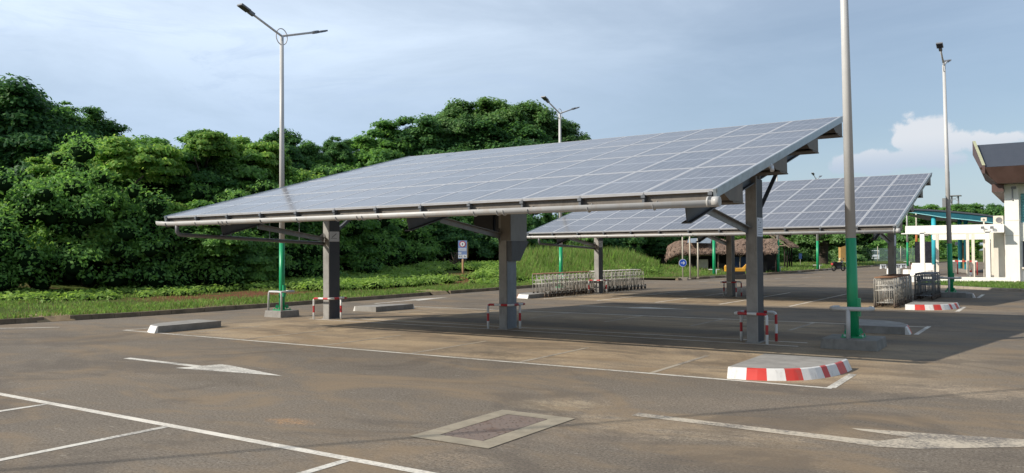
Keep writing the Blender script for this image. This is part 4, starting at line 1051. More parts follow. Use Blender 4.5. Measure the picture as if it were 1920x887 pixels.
def blades(name, pts, h0, h1, wd, mats, seed, lean=.35, weights=(.6, .3, .1)):
    rs = np.random.RandomState(seed); P = np.array(pts, float); N = len(P)
    a = rs.uniform(0, 6.283, N); h = rs.uniform(h0, h1, N) * P[:, 3]; ln_ = rs.uniform(.1, lean, N) * h
    dx = np.cos(a); dy = np.sin(a); b = rs.uniform(0, 6.283, N); ux = np.cos(b) * wd / 2; uy = np.sin(b) * wd / 2
    V = np.empty((N, 5, 3)); z = P[:, 2]
    V[:, 0] = np.stack([P[:, 0] - ux, P[:, 1] - uy, z - .02], 1); V[:, 1] = np.stack([P[:, 0] + ux, P[:, 1] + uy, z - .02], 1)
    mx = P[:, 0] + dx * ln_ * .35; my = P[:, 1] + dy * ln_ * .35; mz = z + h * .6
    V[:, 2] = np.stack([mx + ux * .8, my + uy * .8, mz], 1); V[:, 4] = np.stack([mx - ux * .8, my - uy * .8, mz], 1)
    V[:, 3] = np.stack([P[:, 0] + dx * ln_, P[:, 1] + dy * ln_, z + h], 1)
    me = bpy.data.meshes.new(name); me.vertices.add(N * 5); me.vertices.foreach_set('co', V.astype(np.float32).ravel())
    me.loops.add(N * 5); me.loops.foreach_set('vertex_index', np.arange(N * 5, dtype=np.int32))
    me.polygons.add(N); me.polygons.foreach_set('loop_start', np.arange(0, N * 5, 5, dtype=np.int32)); me.polygons.foreach_set('loop_total', np.full(N, 5, np.int32))
    for m in mats: me.materials.append(m)
    me.polygons.foreach_set('material_index', rs.choice(3, N, p=weights).astype(np.int32)); me.update(calc_edges=True)
    o = bpy.data.objects.new(name, me); col.objects.link(o); return o
pts = []; rr = random.Random(21)
while len(pts) < 62000:
    y = 5 + 60 * rr.random() ** 1.3; d = rr.random() ** 1.1 * (9 if y < 30 else 7); x = kerbx(y) - .16 - d
    if not in_view(x, y): continue
    bare = (d > 3.0 and d < 8 and y > 17 and y < 42) and vn(x * .8, y * .7) < .35
    if bare and rr.random() < .93: continue
    if y < 14.5 and 1.0 < d < 4.6 and ((y - 12.6) / 1.9) ** 2 + ((d - 3) / 1.6) ** 2 < 1 and rr.random() < .9: continue
    if vn(x * 2.3 + 4, y * 1.9) < -.5 and rr.random() < .7: continue
    pts.append((x, y, verge_z(x, y), .6 + .6 * (vn(x, y * 2) + 1) / 2))
tag(blades('short_grass', pts, .06, .17, .022, [L_GRASS, L_TALL, L_STRAW], 3, .8, (.55, .25, .2)), 'short rough grass growing on the verge behind the kerb', 'grass', kind='stuff')
pts = []
while len(pts) < 42000:
    px = rr.uniform(955, 1235); t = rr.uniform(47, 72)
    p = at(px, 500, t); x, y = p.x, p.y
    d = kerbx(y) - x
    if d < 2.2 or d > 17: continue
    k = min(1, (d - 2) / 5)
    edge = 1 - max(0, (px - 1170) / 70) * .7
    pts.append((x, y, verge_z(x, y), (.35 + .75 * k) * edge * rr.uniform(.7, 1.2)))
tag(blades('tall_grass', pts, .7, 1.5, .035, [L_TALL, L_GRASS, L_STRAW], 5, .45, (.5, .3, .2)), 'tall pale green grass on the bank behind the left trolleys', 'grass', kind='stuff')
pts = []
for _ in range(16000):
    px = rr.uniform(1180, 1640); t = rr.uniform(56, 120) ; p = at(px, 505, t)
    if kerbx(p.y) - p.x < .3: continue
    pts.append((p.x, p.y, verge_z(p.x, p.y), 1.0))
tag(blades('lawn_grass', pts, .1, .28, .05, [L_TALL, L_GRASS, L_STRAW], 6, .8, (.45, .35, .2)), 'short lawn grass around the huts beyond the far road', 'grass', kind='stuff')
# leaning weed stem stump by the sign
pp = at(858, 520, 57); g = MB()
for k in range(26):
    a = rr.uniform(0, 6.28); r_ = rr.uniform(.1, .6); h = rr.uniform(1.2, 2.1)
    g.tube([(pp.x + math.cos(a) * r_, pp.y + math.sin(a) * r_, 0), (pp.x + math.cos(a) * r_ * .6, pp.y + math.sin(a) * r_ * .6, h * .5), (pp.x + rr.uniform(-.5, .5), pp.y + rr.uniform(-.5, .5), h)], [.16, .10, .03], 5)
tag(g.build('tree_stump', M_VINEW), 'brown broken stump wrapped in dry stems behind the blue road sign', 'tree stump')

# ------------------------------------------------------------------ blue information sign in the verge
P = at(868, 522, 52); sr = empty('road_sign', (P.x, P.y, .2), 'blue information sign with a no-entry style roundel on a rusty post', 'sign', rz=math.atan2(RT.y, RT.x))
zt, zb_ = at(868, 451, 52).z - .2, at(868, 485, 52).z - .2
g = MB(); g.box(-.29, .27, -.06, .06, zb_, zt, 0); g.box(.27, .33, -.04, .08, zb_ + .05, zt - .1, 1); g.build('panel', [M_BLUED, M_ORWALL], sr)
g = MB(); hh = zt - zb_
g.box(-.28, -.02, -.066, -.0605, zb_ + .04, zb_ + hh * .22, 0); g.box(.0, .26, -.066, -.0605, zb_ + .04, zb_ + hh * .22, 0)
g.box(-.22, -.2 + .03, -.07, -.0665, zb_ + .09, zb_ + hh * .18, 1); g.box(-.12, -.08, -.07, -.0665, zb_ + .09, zb_ + hh * .18, 1); g.box(.08, .12, -.07, -.0665, zb_ + .09, zb_ + hh * .18, 1); g.box(.15, .19, -.07, -.0665, zb_ + .09, zb_ + hh * .15, 1)
g.box(-.28, -.08, -.066, -.0605, zb_ + hh * .28, zb_ + hh * .34, 0)
for k in range(3): g.box(-.28, .24, -.066, -.0605, zb_ + hh * (.42 + .06 * k), zb_ + hh * (.45 + .06 * k), 0)
g.build('pictograms', [M_SIGNW, M_INK], sr)
g = MB(); g.tube([(-.01, -.0605, zb_ + hh * .8), (-.01, -.068, zb_ + hh * .8)], .2, 20, 0); g.tube([(-.01, -.0685, zb_ + hh * .8), (-.01, -.074, zb_ + hh * .8)], .15, 20, 1); g.box(-.04, .02, -.078, -.0745, zb_ + hh * .74, zb_ + hh * .86, 2)
g.build('roundel', [M_RWR, M_SIGNW, M_INK], sr)
g = MB(); g.tube([(0, .0, -.4), (0, 0, zb_)], .07, 8); g.build('post', M_RUST, sr)

# ------------------------------------------------------------------ far kerb island, arrow sign and bare posts
isl = sm([(-21.0, 51.9), (-20.6, 55), (-20.2, 59), (-19.9, 63), (-19.3, 68), (-19.0, 73), (-18.6, 84), (-18.2, 99), (-16.9, 118)], 5)
ribbon_kerb('kerb', isl, .22, .16, [M_KERB, M_KERBL], label='broken kerb with pale and dark stones along the far road')
g = MB()
for a, b in zip(isl, isl[1:]):
    def wdt(p): return max(.3, p[0] - (kerbx(p[1]) + .0))
    g.face([(a[0] - .1, a[1], .13), (b[0] - .1, b[1], .13), (min(kerbx(b[1]) - .2, b[0] - .6), b[1], .135), (min(kerbx(a[1]) - .2, a[0] - .6), a[1], .135)])
o = g.build('lawn_edge', M_GRASSG); fixnormals(o); tag(o, kind='structure')
def zat(py, p): 
    t = (p - Vector((0, 0, CH))).dot(FW); return t
ps = Vector((-20.95, 52.6, .1)); T_ = zat(0, ps)
r = empty('arrow_sign', ps, 'round blue sign with a white arrow on a pale pole at the kerb nose', 'sign', rz=math.atan2(RT.y, RT.x))
g = MB(); g.tube([(0, 0, 0), (0, 0, 3.55)], .045, 10); g.build('pole', M_CREAMP, r)
zc = at(1278, 493, T_).z - .1
g = MB(); g.tube([(0, -.05, zc), (0, -.062, zc)], .27, 28, 0); g.tube([(0, -.0625, zc), (0, -.07, zc)], .24, 28, 1); d = g.build('disc', [M_SIGNW, M_BLUE], r)
g = MB(); g.box(-.14, .08, -.074, -.0705, zc - .022, zc + .022)
g.bar((.02, -.0722, zc + .10), (.125, -.0722, zc - .012), .0035, .05, up=(0, 0, 1)); g.bar((.02, -.0762, zc - .10), (.125, -.0762, zc + .012), .0035, .05, up=(0, 0, 1))
g.build('arrow', M_SIGNW, d)
g = MB(); g.box(-.2, .25, -.25, .25, -.1, .08); g.build('base', M_KERBL, r)
for (x, h, lb) in ((1294, 3.6, 'taller bare cream pole right of the blue arrow sign'), (1309, 2.75, 'shorter bare cream pole second right of the blue arrow sign')):
    t = 54.6 if x == 1294 else 56.2; P = at(x, 521, t); r = empty('bare_pole', (P.x, P.y, .1), lb, 'pole')
    g = MB(); g.tube([(0, 0, 0), (0, 0, h)], .05, 10); g.build('shaft', M_CREAMP, r); g = MB(); g.box(-.09, .09, -.09, .09, 0, .03); g.build('foot_plate', M_KERBL, r)

# ------------------------------------------------------------------ thatched huts
t = NT('thatch'); p = t.coord(); n1 = t.noise(t.scale(p, (1, 5, 1)), 6, 6, .75, .4); n2 = t.noise(p, 1.3, 3)
c_ = t.mix(t.ramp(n1, .36, .64), (.09, .058, .042), (.42, .30, .23)); c_ = t.mix(t.ramp(n2, .4, .7, 0, .25), c_, (.40, .30, .23))
M_THATCH = t.set(c_, .95, 0, .1, bump=n1, bstr=1.0, bdist=.12)
def thatch_roof(g, x0, x1, y0, y1, ze, zr, over=.3, seed=1, ridge_y=None, droop=.0):
    rr = random.Random(seed); nx_, ny_ = 26, 12; yr = (y0 + y1) / 2
    def zz(u, v):
        y = y0 + (y1 - y0) * v; k = 1 - abs(y - yr) / ((y1 - y0) / 2)
        e = droop * (max(0, .18 - u) / .18) ** 2
        return ze + (zr - ze) * (k ** .9) - e + rr.uniform(-.09, .09)
    base = len(g.v)
    for i in range(nx_ + 1):
        for j in range(ny_ + 1):
            u = i / nx_; v = j / ny_
            ey = rr.uniform(-.08, .08) if j in (0, ny_) else 0; ex = rr.uniform(-.1, .1) if i in (0, nx_) else 0
            g.v.append((x0 + (x1 - x0) * u + ex, y0 + (y1 - y0) * v + ey, zz(u, v) + (rr.uniform(-.12, .03) if j in (0, ny_) else 0)))
    for i in range(nx_):
        for j in range(ny_):
            a = base + i * (ny_ + 1) + j; g.f.append((a, a + ny_ + 1, a + ny_ + 2, a + 1)); g.m.append(0); g.sm.append(False)
    # shaggy fringe of palm fronds all over
    for _ in range(2600):
        u = rr.random(); v = rr.choice([rr.random(), rr.choice([0.0, 1.0]) + rr.uniform(-.06, .06)]); v = min(1, max(0, v))
        x = x0 + (x1 - x0) * u; y = y0 + (y1 - y0) * v; z = zz(u, v) + .03; s = -1 if v < .5 else 1
        L = rr.uniform(.15, .4); dx = rr.uniform(-.12, .12); w_ = rr.uniform(.02, .05); slope = (zr - ze) / ((y1 - y0) / 2)
        g.face([(x - w_, y, z), (x + w_, y, z), (x + dx + w_ * .3, y + s * L * .8, z - L * slope * .75 + rr.uniform(-.04, .08)), (x + dx - w_ * .3, y + s * L * .8, z - L * slope * .75)])
hp = at(1362, 515, 71.5); ang = R(17)
h1 = empty('thatched_hut', (hp.x, hp.y, .1), 'low open hut with a long shaggy thatched roof behind the far kerb', 'hut', rz=ang)
g = MB(); thatch_roof(g, -5.1, 4.3, -2.3, 2.3, 1.7, 2.9, seed=2, droop=.6); g.build('thatched_roof', M_THATCH, h1)
for x in (-3.9, -2.3, -.6, 1.2, 3.0, 4.1):
    for y in (-1.9, 1.9):
        g = MB(); g.tube([(x, y, 0), (x, y, 2.0)], .06, 6); g.build('post', M_WOODP if x < 2 else M_WOODD, h1)
for x in (-2.3, 1.2):
    g = MB(); g.bar((x, -1.9, 1.3), (x + .6, -1.9, 1.85), .06, .06); g.build('brace', M_WOODP, h1)
g = MB(); g.bar((-3.9, -1.95, 1.82), (4.1, -1.95, 1.82), .07, .09); g.bar((-3.9, -1.95, 1.5), (-.9, -1.95, 1.5), .05, .06); g.build('eave_beam', M_WOODP, h1)
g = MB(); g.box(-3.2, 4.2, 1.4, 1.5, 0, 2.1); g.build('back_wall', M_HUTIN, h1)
g = MB(); g.box(-2.5, -1.5, -1.2, -.6, 0, 1.15); g.build('counter', M_CREAMP, h1)
g = MB(); g.box(.6, 2.2, -.2, .5, 0, 1.35, 0); g.build('tarp_bundle', M_BLUET, h1)
g = MB(); g.box(-4.4, -3.5, -1.6, -1.0, .45, .52); g.box(-4.35, -4.28, -1.55, -1.05, 0, .45); g.box(-3.62, -3.55, -1.55, -1.05, 0, .45); g.build('bench', M_WOODP, h1)
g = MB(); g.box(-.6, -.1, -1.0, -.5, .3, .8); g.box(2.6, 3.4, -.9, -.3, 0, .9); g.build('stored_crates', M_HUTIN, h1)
g = MB(); g.face([(-3.2, -1.9, 2.62), (-1.2, -2.0, 2.55), (-1.2, -.6, 3.05), (-3.2, -.5, 3.0)]); g.build('metal_sheet', M_TRIM, h1)
hp = at(1438, 508, 88); 
h2 = empty('thatched_hut', (hp.x, hp.y, .1), 'taller thatched hut with an open timber gable behind the low hut', 'hut', rz=R(90) + R(8))
# local x = ridge axis pointing away from the camera
g = MB(); thatch_roof(g, -3.2, 3.6, -2.7, 2.7, 2.35, 4.2, seed=5); o = g.build('thatched_roof', M_THATCH, h2)
for x in (-2.8, -.7, 1.2, 3.1):
    for y in (-2.2, 2.2):
        g = MB(); g.tube([(x, y, 0), (x, y, 2.6)], .08, 6); g.build('post', M_WOODD, h2)
        g = MB(); g.bar((x, y, 1.75), (x + .5, y, 2.35), .06, .06); g.bar((x, y, 1.75), (x - .5, y, 2.35), .06, .06); g.build('brace', M_WOODD, h2)
g = MB(); g.bar((-3.25, -2.75, 2.2), (-3.25, 0, 4.05), .06, .12); g.bar((-3.25, 2.75, 2.2), (-3.25, 0, 4.05), .06, .12); g.bar((-3.2, -2.3, 2.4), (-3.2, 2.3, 2.4), .06, .1); g.bar((-3.2, -.9, 2.4), (-3.2, -1.7, 3.0), .06, .06); g.build('gable_frame', M_WOODP, h2)
# two benches / tables under hut 2
P = at(1475, 503, 92)
# striped board leaning beside the huts
P = at(1452, 475, 80); r = empty('striped_board', (P.x, P.y, 0), 'slanted red and white board leaning beside the low hut roof', 'board', rz=math.atan2(RT.y, RT.x))
g = MB(); g.bar((-.45, 0, 1.95), (.15, 0, 1.5), .03, .22, 0); g.bar((.15, 0, 1.5), (.45, 0, 1.27), .03, .22, 1); g.build('board', [M_SIGNW, M_REDP], r); g = MB(); g.bar((.35, .05, 0), (.35, .05, 1.3), .05, .05); g.build('leg', M_WOODD, r)
P = at(1501, 500, 96); r = empty('blue_sign', (P.x, P.y, 0), 'small blue board on a thin pole right of the taller hut', 'sign', rz=math.atan2(RT.y, RT.x))
g = MB(); g.box(-.17, .17, -.03, 0, 1.0, 1.65); g.build('board', M_BLUET, r); g = MB(); g.tube([(0, .03, 0), (0, .03, 1.6)], .03, 6); g.build('pole', M_CREAMP, r)

# ------------------------------------------------------------------ yellow excavator behind the far pillar
P = at(1382, 522, 57.0); r = empty('mini_excavator', (P.x, P.y, 0), 'small yellow digger with a folded arm parked behind the far pillar', 'excavator', rz=math.atan2(RT.y, RT.x))
for y in (-.45, .45):
    g = MB(); g.extr([(-.62, .06), (-.5, .0), (.5, .0), (.62, .06), (.62, .24), (.5, .32), (-.5, .32), (-.62, .24)], 'y', y - .14, y + .14); o = g.build('track', M_TYRE, r, bevel=.03)
g = MB(); g.box(-.6, .45, -.42, .42, .34, .52); g.build('chassis', M_BLACK, r, bevel=.02)
g = MB(); g.extr([(-.78, .52), (-.2, .52), (-.2, .78), (-.3, .95), (-.74, .98), (-.80, .85)], 'y', -.42, .42); g.box(-.2, .5, -.42, .42, .52, .78); g.build('body', M_YEL, r, bevel=.04)
g = MB(); g.bar((.4, 0, .66), (.78, 0, 1.04), .13, .2); g.bar((.70, 0, 1.02), (1.02, 0, .96), .12, .16); g.build('arm', M_YEL, r, bevel=.02)
g = MB(); g.extr([(.92, .95), (1.1, .92), (1.12, .72), (.98, .66), (.88, .78)], 'y', -.2, .2); g.build('bucket', M_BLACK, r)
g = MB(); g.box(-.25, .05, -.2, .2, .78, .86); g.box(-.3, -.24, -.2, .2, .78, 1.1); g.build('seat', M_BLACK, r, bevel=.02)

# ------------------------------------------------------------------ motorcycle
P = at(1572, 509, 77.0); r = empty('motorcycle', (P.x, P.y, 0), 'dark motorcycle with a red tail parked at the far kerb', 'motorcycle', rz=R(62))
def wheel(x, rad, nm='wheel', par=r):
    g = MB(); n = 18; pts = [(x + rad * math.cos(2 * math.pi * k / n), 0, rad + rad * math.sin(2 * math.pi * k / n)) for k in range(n + 1)]
    g.tube([(p[0] * 1, 0, p[2]) for p in [(x + (rad - .05) * math.cos(2 * math.pi * k / n), 0, rad + (rad - .05) * math.sin(2 * math.pi * k / n)) for k in range(n + 1)]], .055, 8, cap=False)
    o = g.build(nm, M_TYRE, par)
    g = MB()
    for k in range(5):
        a = 2 * math.pi * k / 5; g.bar((x, 0, rad), (x + (rad - .07) * math.cos(a), 0, rad + (rad - .07) * math.sin(a)), .03, .03)
    g.tube([(x, -.06, rad), (x, .06, rad)], .05, 8); g.build('rim', M_CHROME, o)
wheel(-.62, .31); wheel(.65, .31)
g = MB(); g.extr([(-.75, .62), (-.2, .52), (.3, .5), (.45, .78), (.2, .85), (-.1, .74), (-.6, .82), (-.82, .8)], 'y', -.13, .13); g.build('body', M_BLACK, r, bevel=.03)
g = MB(); g.box(-.28, .28, -.14, .14, .24, .52); g.build('engine', M_STEELD, r, bevel=.03)
g = MB(); g.extr([(-.9, .6), (-.8, .56), (-.76, .76), (-.88, .78)], 'y', -.11, .11); g.build('tail', M_REDP, r, bevel=.02)
g = MB(); g.extr([(-.68, .82), (.0, .76), (.05, .82), (-.3, .86), (-.68, .92)], 'y', -.14, .14); g.build('seat', M_TYRE, r, bevel=.02)
g = MB(); g.tube([(.65, .09, .31), (.42, .09, .95)], .025, 6); g.tube([(.65, -.09, .31), (.42, -.09, .95)], .025, 6); g.build('fork', M_CHROME, r)
g = MB(); g.tube([(.3, -.38, 1.02), (.42, -.1, 1.0), (.42, .1, 1.0), (.3, .38, 1.02)], .02, 6); g.build('handlebar', M_BLACK, r)
for y in (-.3, .3):
    g = MB(); g.tube([(.36, y, 1.02), (.36, y, 1.17)], .01, 5); g.tube([(.35, y, 1.2), (.37, y, 1.2)], .06, 8); g.build('mirror', M_BLACK, r)
g = MB(); g.tube([(.45, 0, .88), (.58, 0, .88)], [.11, .09], 10); g.build('headlight', M_SIGNW, r)
# helmet on the seat
g = MB(); g.tube([(0, 0, 0), (0, 0, .08), (0, 0, .18), (0, 0, .24), (0, 0, .27)], [.11, .14, .13, .09, .03], 12); hm = g.build('helmet', mat('cream_helmet', (.55, .5, .25), .3, .1)); hm.location = (P.x + .12, P.y + .2, .98); tag(hm, 'small yellowish helmet resting on the motorcycle', 'helmet')

# ------------------------------------------------------------------ white vans
def van(loc, rz, label):
    r = empty('parked_van', loc, label, 'van', 'white vans parked on the far road', rz)
    side = [(-2.3, .32), (2.1, .32), (2.28, .5), (2.25, .85), (1.55, 1.12), (.95, 1.86), (.7, 1.98), (-2.0, 1.98), (-2.28, 1.8), (-2.35, .6)]
    g = MB(); g.extr(side, 'y', -.84, .84); g.build('body', M_CARW, r, bevel=.08)
    for s in (-1, 1):
        y0 = .845 * s
        for x0, x1, sl in ((.1, 1.35, .38), (-.95, -.02, 0), (-2.1, -1.07, 0)):
            g = MB(); g.face([(x0, y0, 1.12), (x1, y0, 1.12), (x1 - sl, y0, 1.78), (x0, y0, 1.78)]); o = g.build('window', M_GLASS, r)
        g = MB(); g.box(-.02, .0, y0 - .005, y0 + .005, .4, 1.9); g.box(-2.2, 1.9, y0 - .01, y0 + .012, .74, .78); g.build('side_moulding', M_STEEL, r)
    nx_, nz = (1.86 - 1.12), (1.55 - .95); 
    g = MB(); g.face([(1.56, -.74, 1.15), (1.56, .74, 1.15), (1.0, .66, 1.84), (1.0, -.66, 1.84)]); o = g.build('windscreen', M_GLASS, r); o.location = (.02, 0, .02)
    g = MB(); g.face([(-2.36, -.7, 1.2), (-2.36, .7, 1.2), (-2.30, .66, 1.75), (-2.30, -.66, 1.75)]); o = g.build('rear_window', M_GLASS, r); o.location = (-.01, 0, 0)
    g = MB(); g.box(2.2, 2.36, -.82, .82, .28, .52); g.build('bumper', M_CARW, r, bevel=.03)
    g = MB(); g.box(2.27, 2.31, -.4, .4, .62, .76); g.build('grille', M_BLACK, r)
    for y in (-.62, .62):
        g = MB(); g.box(2.24, 2.30, y - .18, y + .18, .62, .8); g.build('headlight', M_SIGNW, r, bevel=.02)
    for x in (-1.45, 1.45):
        for y in (-.78, .78):
            g = MB(); g.tube([(x, y - .1, .33), (x, y + .1, .33)], .33, 18); o = g.build('wheel', M_TYRE, r)
            g = MB(); g.tube([(x, y - .105, .33), (x, y + .105, .33)], .18, 12); g.build('hubcap', M_ALU, o)
    return r
P = at(1640, 489, 158); v0 = van((P.x, P.y, 0), R(-80), 'white van with its windscreen towards the camera, right of the pair')
P = at(1618, 489, 168); copy_tree(v0, (P.x, P.y, 0), R(-88), 'white van on the left, half hidden by the lamp post')
P = at(1660, 487, 175); copy_tree(v0, (P.x, P.y, 0), R(-60), 'white van behind the other two beside the far pillar')

# ------------------------------------------------------------------ small far items
def barrier(px, t, m, label):
    P = at(px, 505, t); r = empty('plastic_barrier', (P.x, P.y, 0), label, 'barrier', 'small plastic barriers on the far road', math.atan2(RT.y, RT.x))
    g = MB(); g.extr([(-.16, 0), (.16, 0), (.05, .3), (-.05, .3)], 'x', -.3, -.2); g.extr([(-.16, 0), (.16, 0), (.05, .3), (-.05, .3)], 'x', .2, .3)
    g.extr([(-.04, .1), (.04, .1), (.035, .46), (-.035, .46)], 'x', -.3, .3); o = g.build('shell', m, r); fixnormals(o)
    g = MB(); g.box(-.22, -.04, -.06, -.045, .18, .36); g.box(.04, .22, -.06, -.045, .18, .36); g.build('recess', M_STEEL, r)
barrier(1656, 86, M_SIGNW, 'white plastic barrier left of the far pillar on the right')
barrier(1684, 88, M_SIGNW, 'white plastic barrier just right of the far pillar')
barrier(1694, 89, M_SIGNW, 'second white plastic barrier right of the far pillar')
barrier(1714, 89, M_REDP, 'red plastic barrier left of the white kiosk')
# ochre pillar with blue top
P = at(1580, 495, 118); r = empty('gate_pillar', (P.x, P.y, 0), 'ochre pillar with a white foot and a blue top beside the big tree', 'pillar', rz=math.atan2(RT.y, RT.x))
g = MB(); g.box(-.42, .42, -.4, .4, .35, 3.0); g.build('shaft', M_ORWALL, r); g = MB(); g.box(-.6, .6, -.5, .5, 0, .35); g.build('foot', M_WALLB, r)
g = MB(); g.box(-.75, .75, -.6, .6, 3.0, 3.15); g.build('cap', M_CYANL, r); g = MB(); g.tube([(0, 0, 3.15), (0, 0, 3.3), (0, 0, 3.7)], [.35, .45, .1], 10); g.tube([(-.6, 0, 3.15), (-.9, 0, 3.9)], .07, 6); g.build('ornament', M_BLUE, r)
# mesh fence on concrete posts
P0 = at(1500, 487, 150); P1 = at(1760, 490, 120)
r = empty('mesh_fence', (P0.x, P0.y, 0), 'green wire mesh fence on thin posts along the far boundary', 'fence')
g = MB(); t_ = NT('wire_mesh'); p_ = t_.coord()
c_ = t_.noise(p_, 30, 2); t_.set((.10, .16, .15), .7); tr_ = t_.add('ShaderNodeBsdfTransparent'); mx_ = t_.add('ShaderNodeMixShader'); mx_.inputs[0].default_value = .42
t_.link(tr_.outputs[0], mx_.inputs[1]); t_.link(t_.b.outputs[0], mx_.inputs[2]); t_.link(mx_.outputs[0], t_.out.inputs['Surface'])
d = P1 - P0; g.face([(0, 0, .1), (d.x, d.y, .1), (d.x, d.y, 2.3), (0, 0, 2.3)]); g.build('mesh_panel', t_.m, r)
for k in range(14):
    u = k / 13; g = MB(); g.tube([(d.x * u, d.y * u, 0), (d.x * u, d.y * u, 2.6)], .05, 6); g.build('fence_post', M_FENCE if k % 2 else M_CREAMP, r)
P = at(1719, 480, 112); r = empty('thin_mast', (P.x, P.y, 0), 'thin pale mast with an orange sleeve left of the kiosk', 'mast')
g = MB(); g.tube([(0, 0, 0), (0, 0, 7.5)], .09, 8); g.build('pole', M_CREAMP, r); g = MB(); g.tube([(0, 0, 2.6), (0, 0, 4.3)], .16, 8); g.build('sleeve', mat('orange_sleeve', (.5, .14, .03), .6), r)
# telecom tower
P = at(1791, 395, 260); r = empty('telecom_tower', (P.x, P.y, 0), 'distant lattice telecom tower above the wooded hill', 'tower')
hh = at(1791, 368, 260).z; g = MB(); s0 = 1.4
for sx, sy in ((1, 1), (1, -1), (-1, 1), (-1, -1)): g.tube([(sx * s0, sy * s0, 0), (sx * .9, sy * .9, hh)], .16, 5)
for k in range(10):
    z0 = hh * k / 10; z1 = hh * (k + 1) / 10
    g.bar((-1.3, -1.3, z0), (1.3, -1.3, z1), .12, .12); g.bar((1.3, -1.3, z0), (-1.3, -1.3, z1), .12, .12); g.bar((-1.3, 1.3, z0), (-1.3, -1.3, z1), .12, .12)
g.build('lattice', M_STEEL, r); g = MB(); g.box(-1.8, 1.8, -1.8, 1.8, hh, hh + .25); g.box(-3.6, -2.2, -.5, .5, hh - 5, hh - .5); g.tube([(-1.5, 0, hh), (-1.5, 0, hh + 8)], .1, 5); g.build('antennas', M_STEEL, r)

# ------------------------------------------------------------------ background trees on the right
bt = [(1500, 425, 125, 5.5, 'o1', 'broad tree crown behind the taller thatched hut'), (1430, 425, 120, 5, 'm2', 'light green tree crown behind the hut ridge'), (1360, 430, 112, 5, 'l2', 'yellow green tree crown above the low hut'),
      (1460, 430, 128, 5.5, 'd2', 'dark tree crown between the huts and the big trunk'), (1590, 425, 135, 5.5, 'o1', 'olive crown above the ochre pillar'), (1625, 430, 175, 7, 'm2', 'green tree behind the parked vans'), (1660, 432, 190, 7, 'm1', 'green tree right of the parked vans'), (1700, 425, 190, 7.5, 'd2', 'dark tree behind the fence left of the kiosk'), (1735, 440, 175, 6.5, 'l2', 'light green tree behind the kiosk'), (1765, 440, 185, 6.5, 'm1', 'green tree behind the turquoise columns'), (1800, 440, 190, 7, 'l2', 'light green tree behind the white pergola')]
for a in bt: tree(*a[:5], a[5], 'trees beyond the far road', zb=0)
for k in range(13):
    px = 1690 + k * 20; tree(px, rnd.uniform(386, 396), rnd.uniform(225, 250), rnd.uniform(7, 9), rnd.choice(['d2', 'm2', 'd1']), 'distant tree on the low wooded hill at the right', 'distant trees on the wooded hill', zb=0)
for k in range(9):
    px = 1440 + k * 36; tree(px, 455 + rnd.uniform(-4, 4), rnd.uniform(195, 215), 6, rnd.choice(['d1', 'm1']), 'low distant tree beyond the fence', 'low trees beyond the fence', zb=0)
# the big trunk tree
P = at(1543, 497, 104); r = empty('tree', (P.x, P.y, 0), 'big spreading tree with a thick dark trunk on the far lawn', 'tree')
g = MB(); g.tube([(0, 0, -.1), (0, 0, .4), (.05, 0, 1.6), (.1, 0, 2.8), (.3, 0, 5)], [.85, .66, .58, .62, .3], 12)
for a, L in ((.4, 3.5), (1.9, 3), (3.3, 3.6), (4.6, 3.2)): g.tube([(.08, 0, 2.4), (math.cos(a) * L * .5, math.sin(a) * L * .5, 3.6), (math.cos(a) * L, math.sin(a) * L, 5)], [.3, .2, .1], 7)
g.build('trunk', M_BARK, r)
cl = []; rr = random.Random(31)
for k in range(44):
    a = rr.uniform(0, 6.28); q = rr.uniform(.15, 1) ** .6 * 6.2; cl.append((math.cos(a) * q, math.sin(a) * q, 3.9 + rr.uniform(-1.3, 3.2) * (1 - .2 * q / 6), rr.uniform(.8, 1.5), .8))
me = leaves_mesh('crown', cl, 16000, .38, [L_OLIVE, L_DARK2, L_CORE], seed=33); o = bpy.data.objects.new('crown', me); col.objects.link(o); o.parent = r

# ------------------------------------------------------------------ white building on the right
bld = empty('white_building', (-2.28, 55.7, 0), 'white building with a dark hipped roof and deep brown fascia at the right edge', 'building')
BW = 16
g = MB(); g.box(.0, .72, 0, .5, 0, 5.95); g.build('corner_pillar', M_WALL, bld, bevel=.01)
g = MB(); g.box(.722, BW, .25, .55, 0, .9); g.box(.722, .80, .25, .55, .9, 5.9); g.box(.802, BW, .25, .55, 2.42, 3.5); g.box(.802, BW, .25, .55, 5.2, 5.95); g.box(0, .3, .502, 14, 0, 5.9); g.box(BW - .3, BW, .56, 14, 0, 5.9); g.box(.302, BW - .302, 13.7, 14, 0, 5.9)
g.build('wall', M_WALL, bld)
g = MB(); g.box(-.01, .74, -.012, 0, 3.62, 3.66); g.box(-.01, .74, -.012, 0, 2.74, 2.77); g.build('wall_joint', M_WALLB, bld)
for k in range(3):
    g = MB(); g.box(.802 + k * 4.9, .802 + k * 4.9 + 4.6, .34, .37, .902, 2.418); wn_ = g.build('window', M_GLASS, bld)
    g = MB(); g.box(.802 + k * 4.9, .802 + k * 4.9 + 4.6, .12, .248, .80, .9); g.build('sill', M_WALLB, wn_)
    g = MB(); g.box(.803 + k * 4.9, .87 + k * 4.9, .30, .339, .903, 2.417); g.box(2.3 + k * 4.9, 2.37 + k * 4.9, .30, .339, .903, 2.417); g.build('frame', M_ALU, wn_)
    g = MB()
    for q_ in range(11): g.bar((.81 + k * 4.9, .34, 3.55 + q_ * .15), (5.3 + k * 4.9, .34, 3.55 + q_ * .15), .02, .12, up=(0, -.6, .8))
    g.box(.81 + k * 4.9, 5.3 + k * 4.9, .42, .45, 3.5, 5.2); g.build('louvre_shutter', M_CYANL, bld)
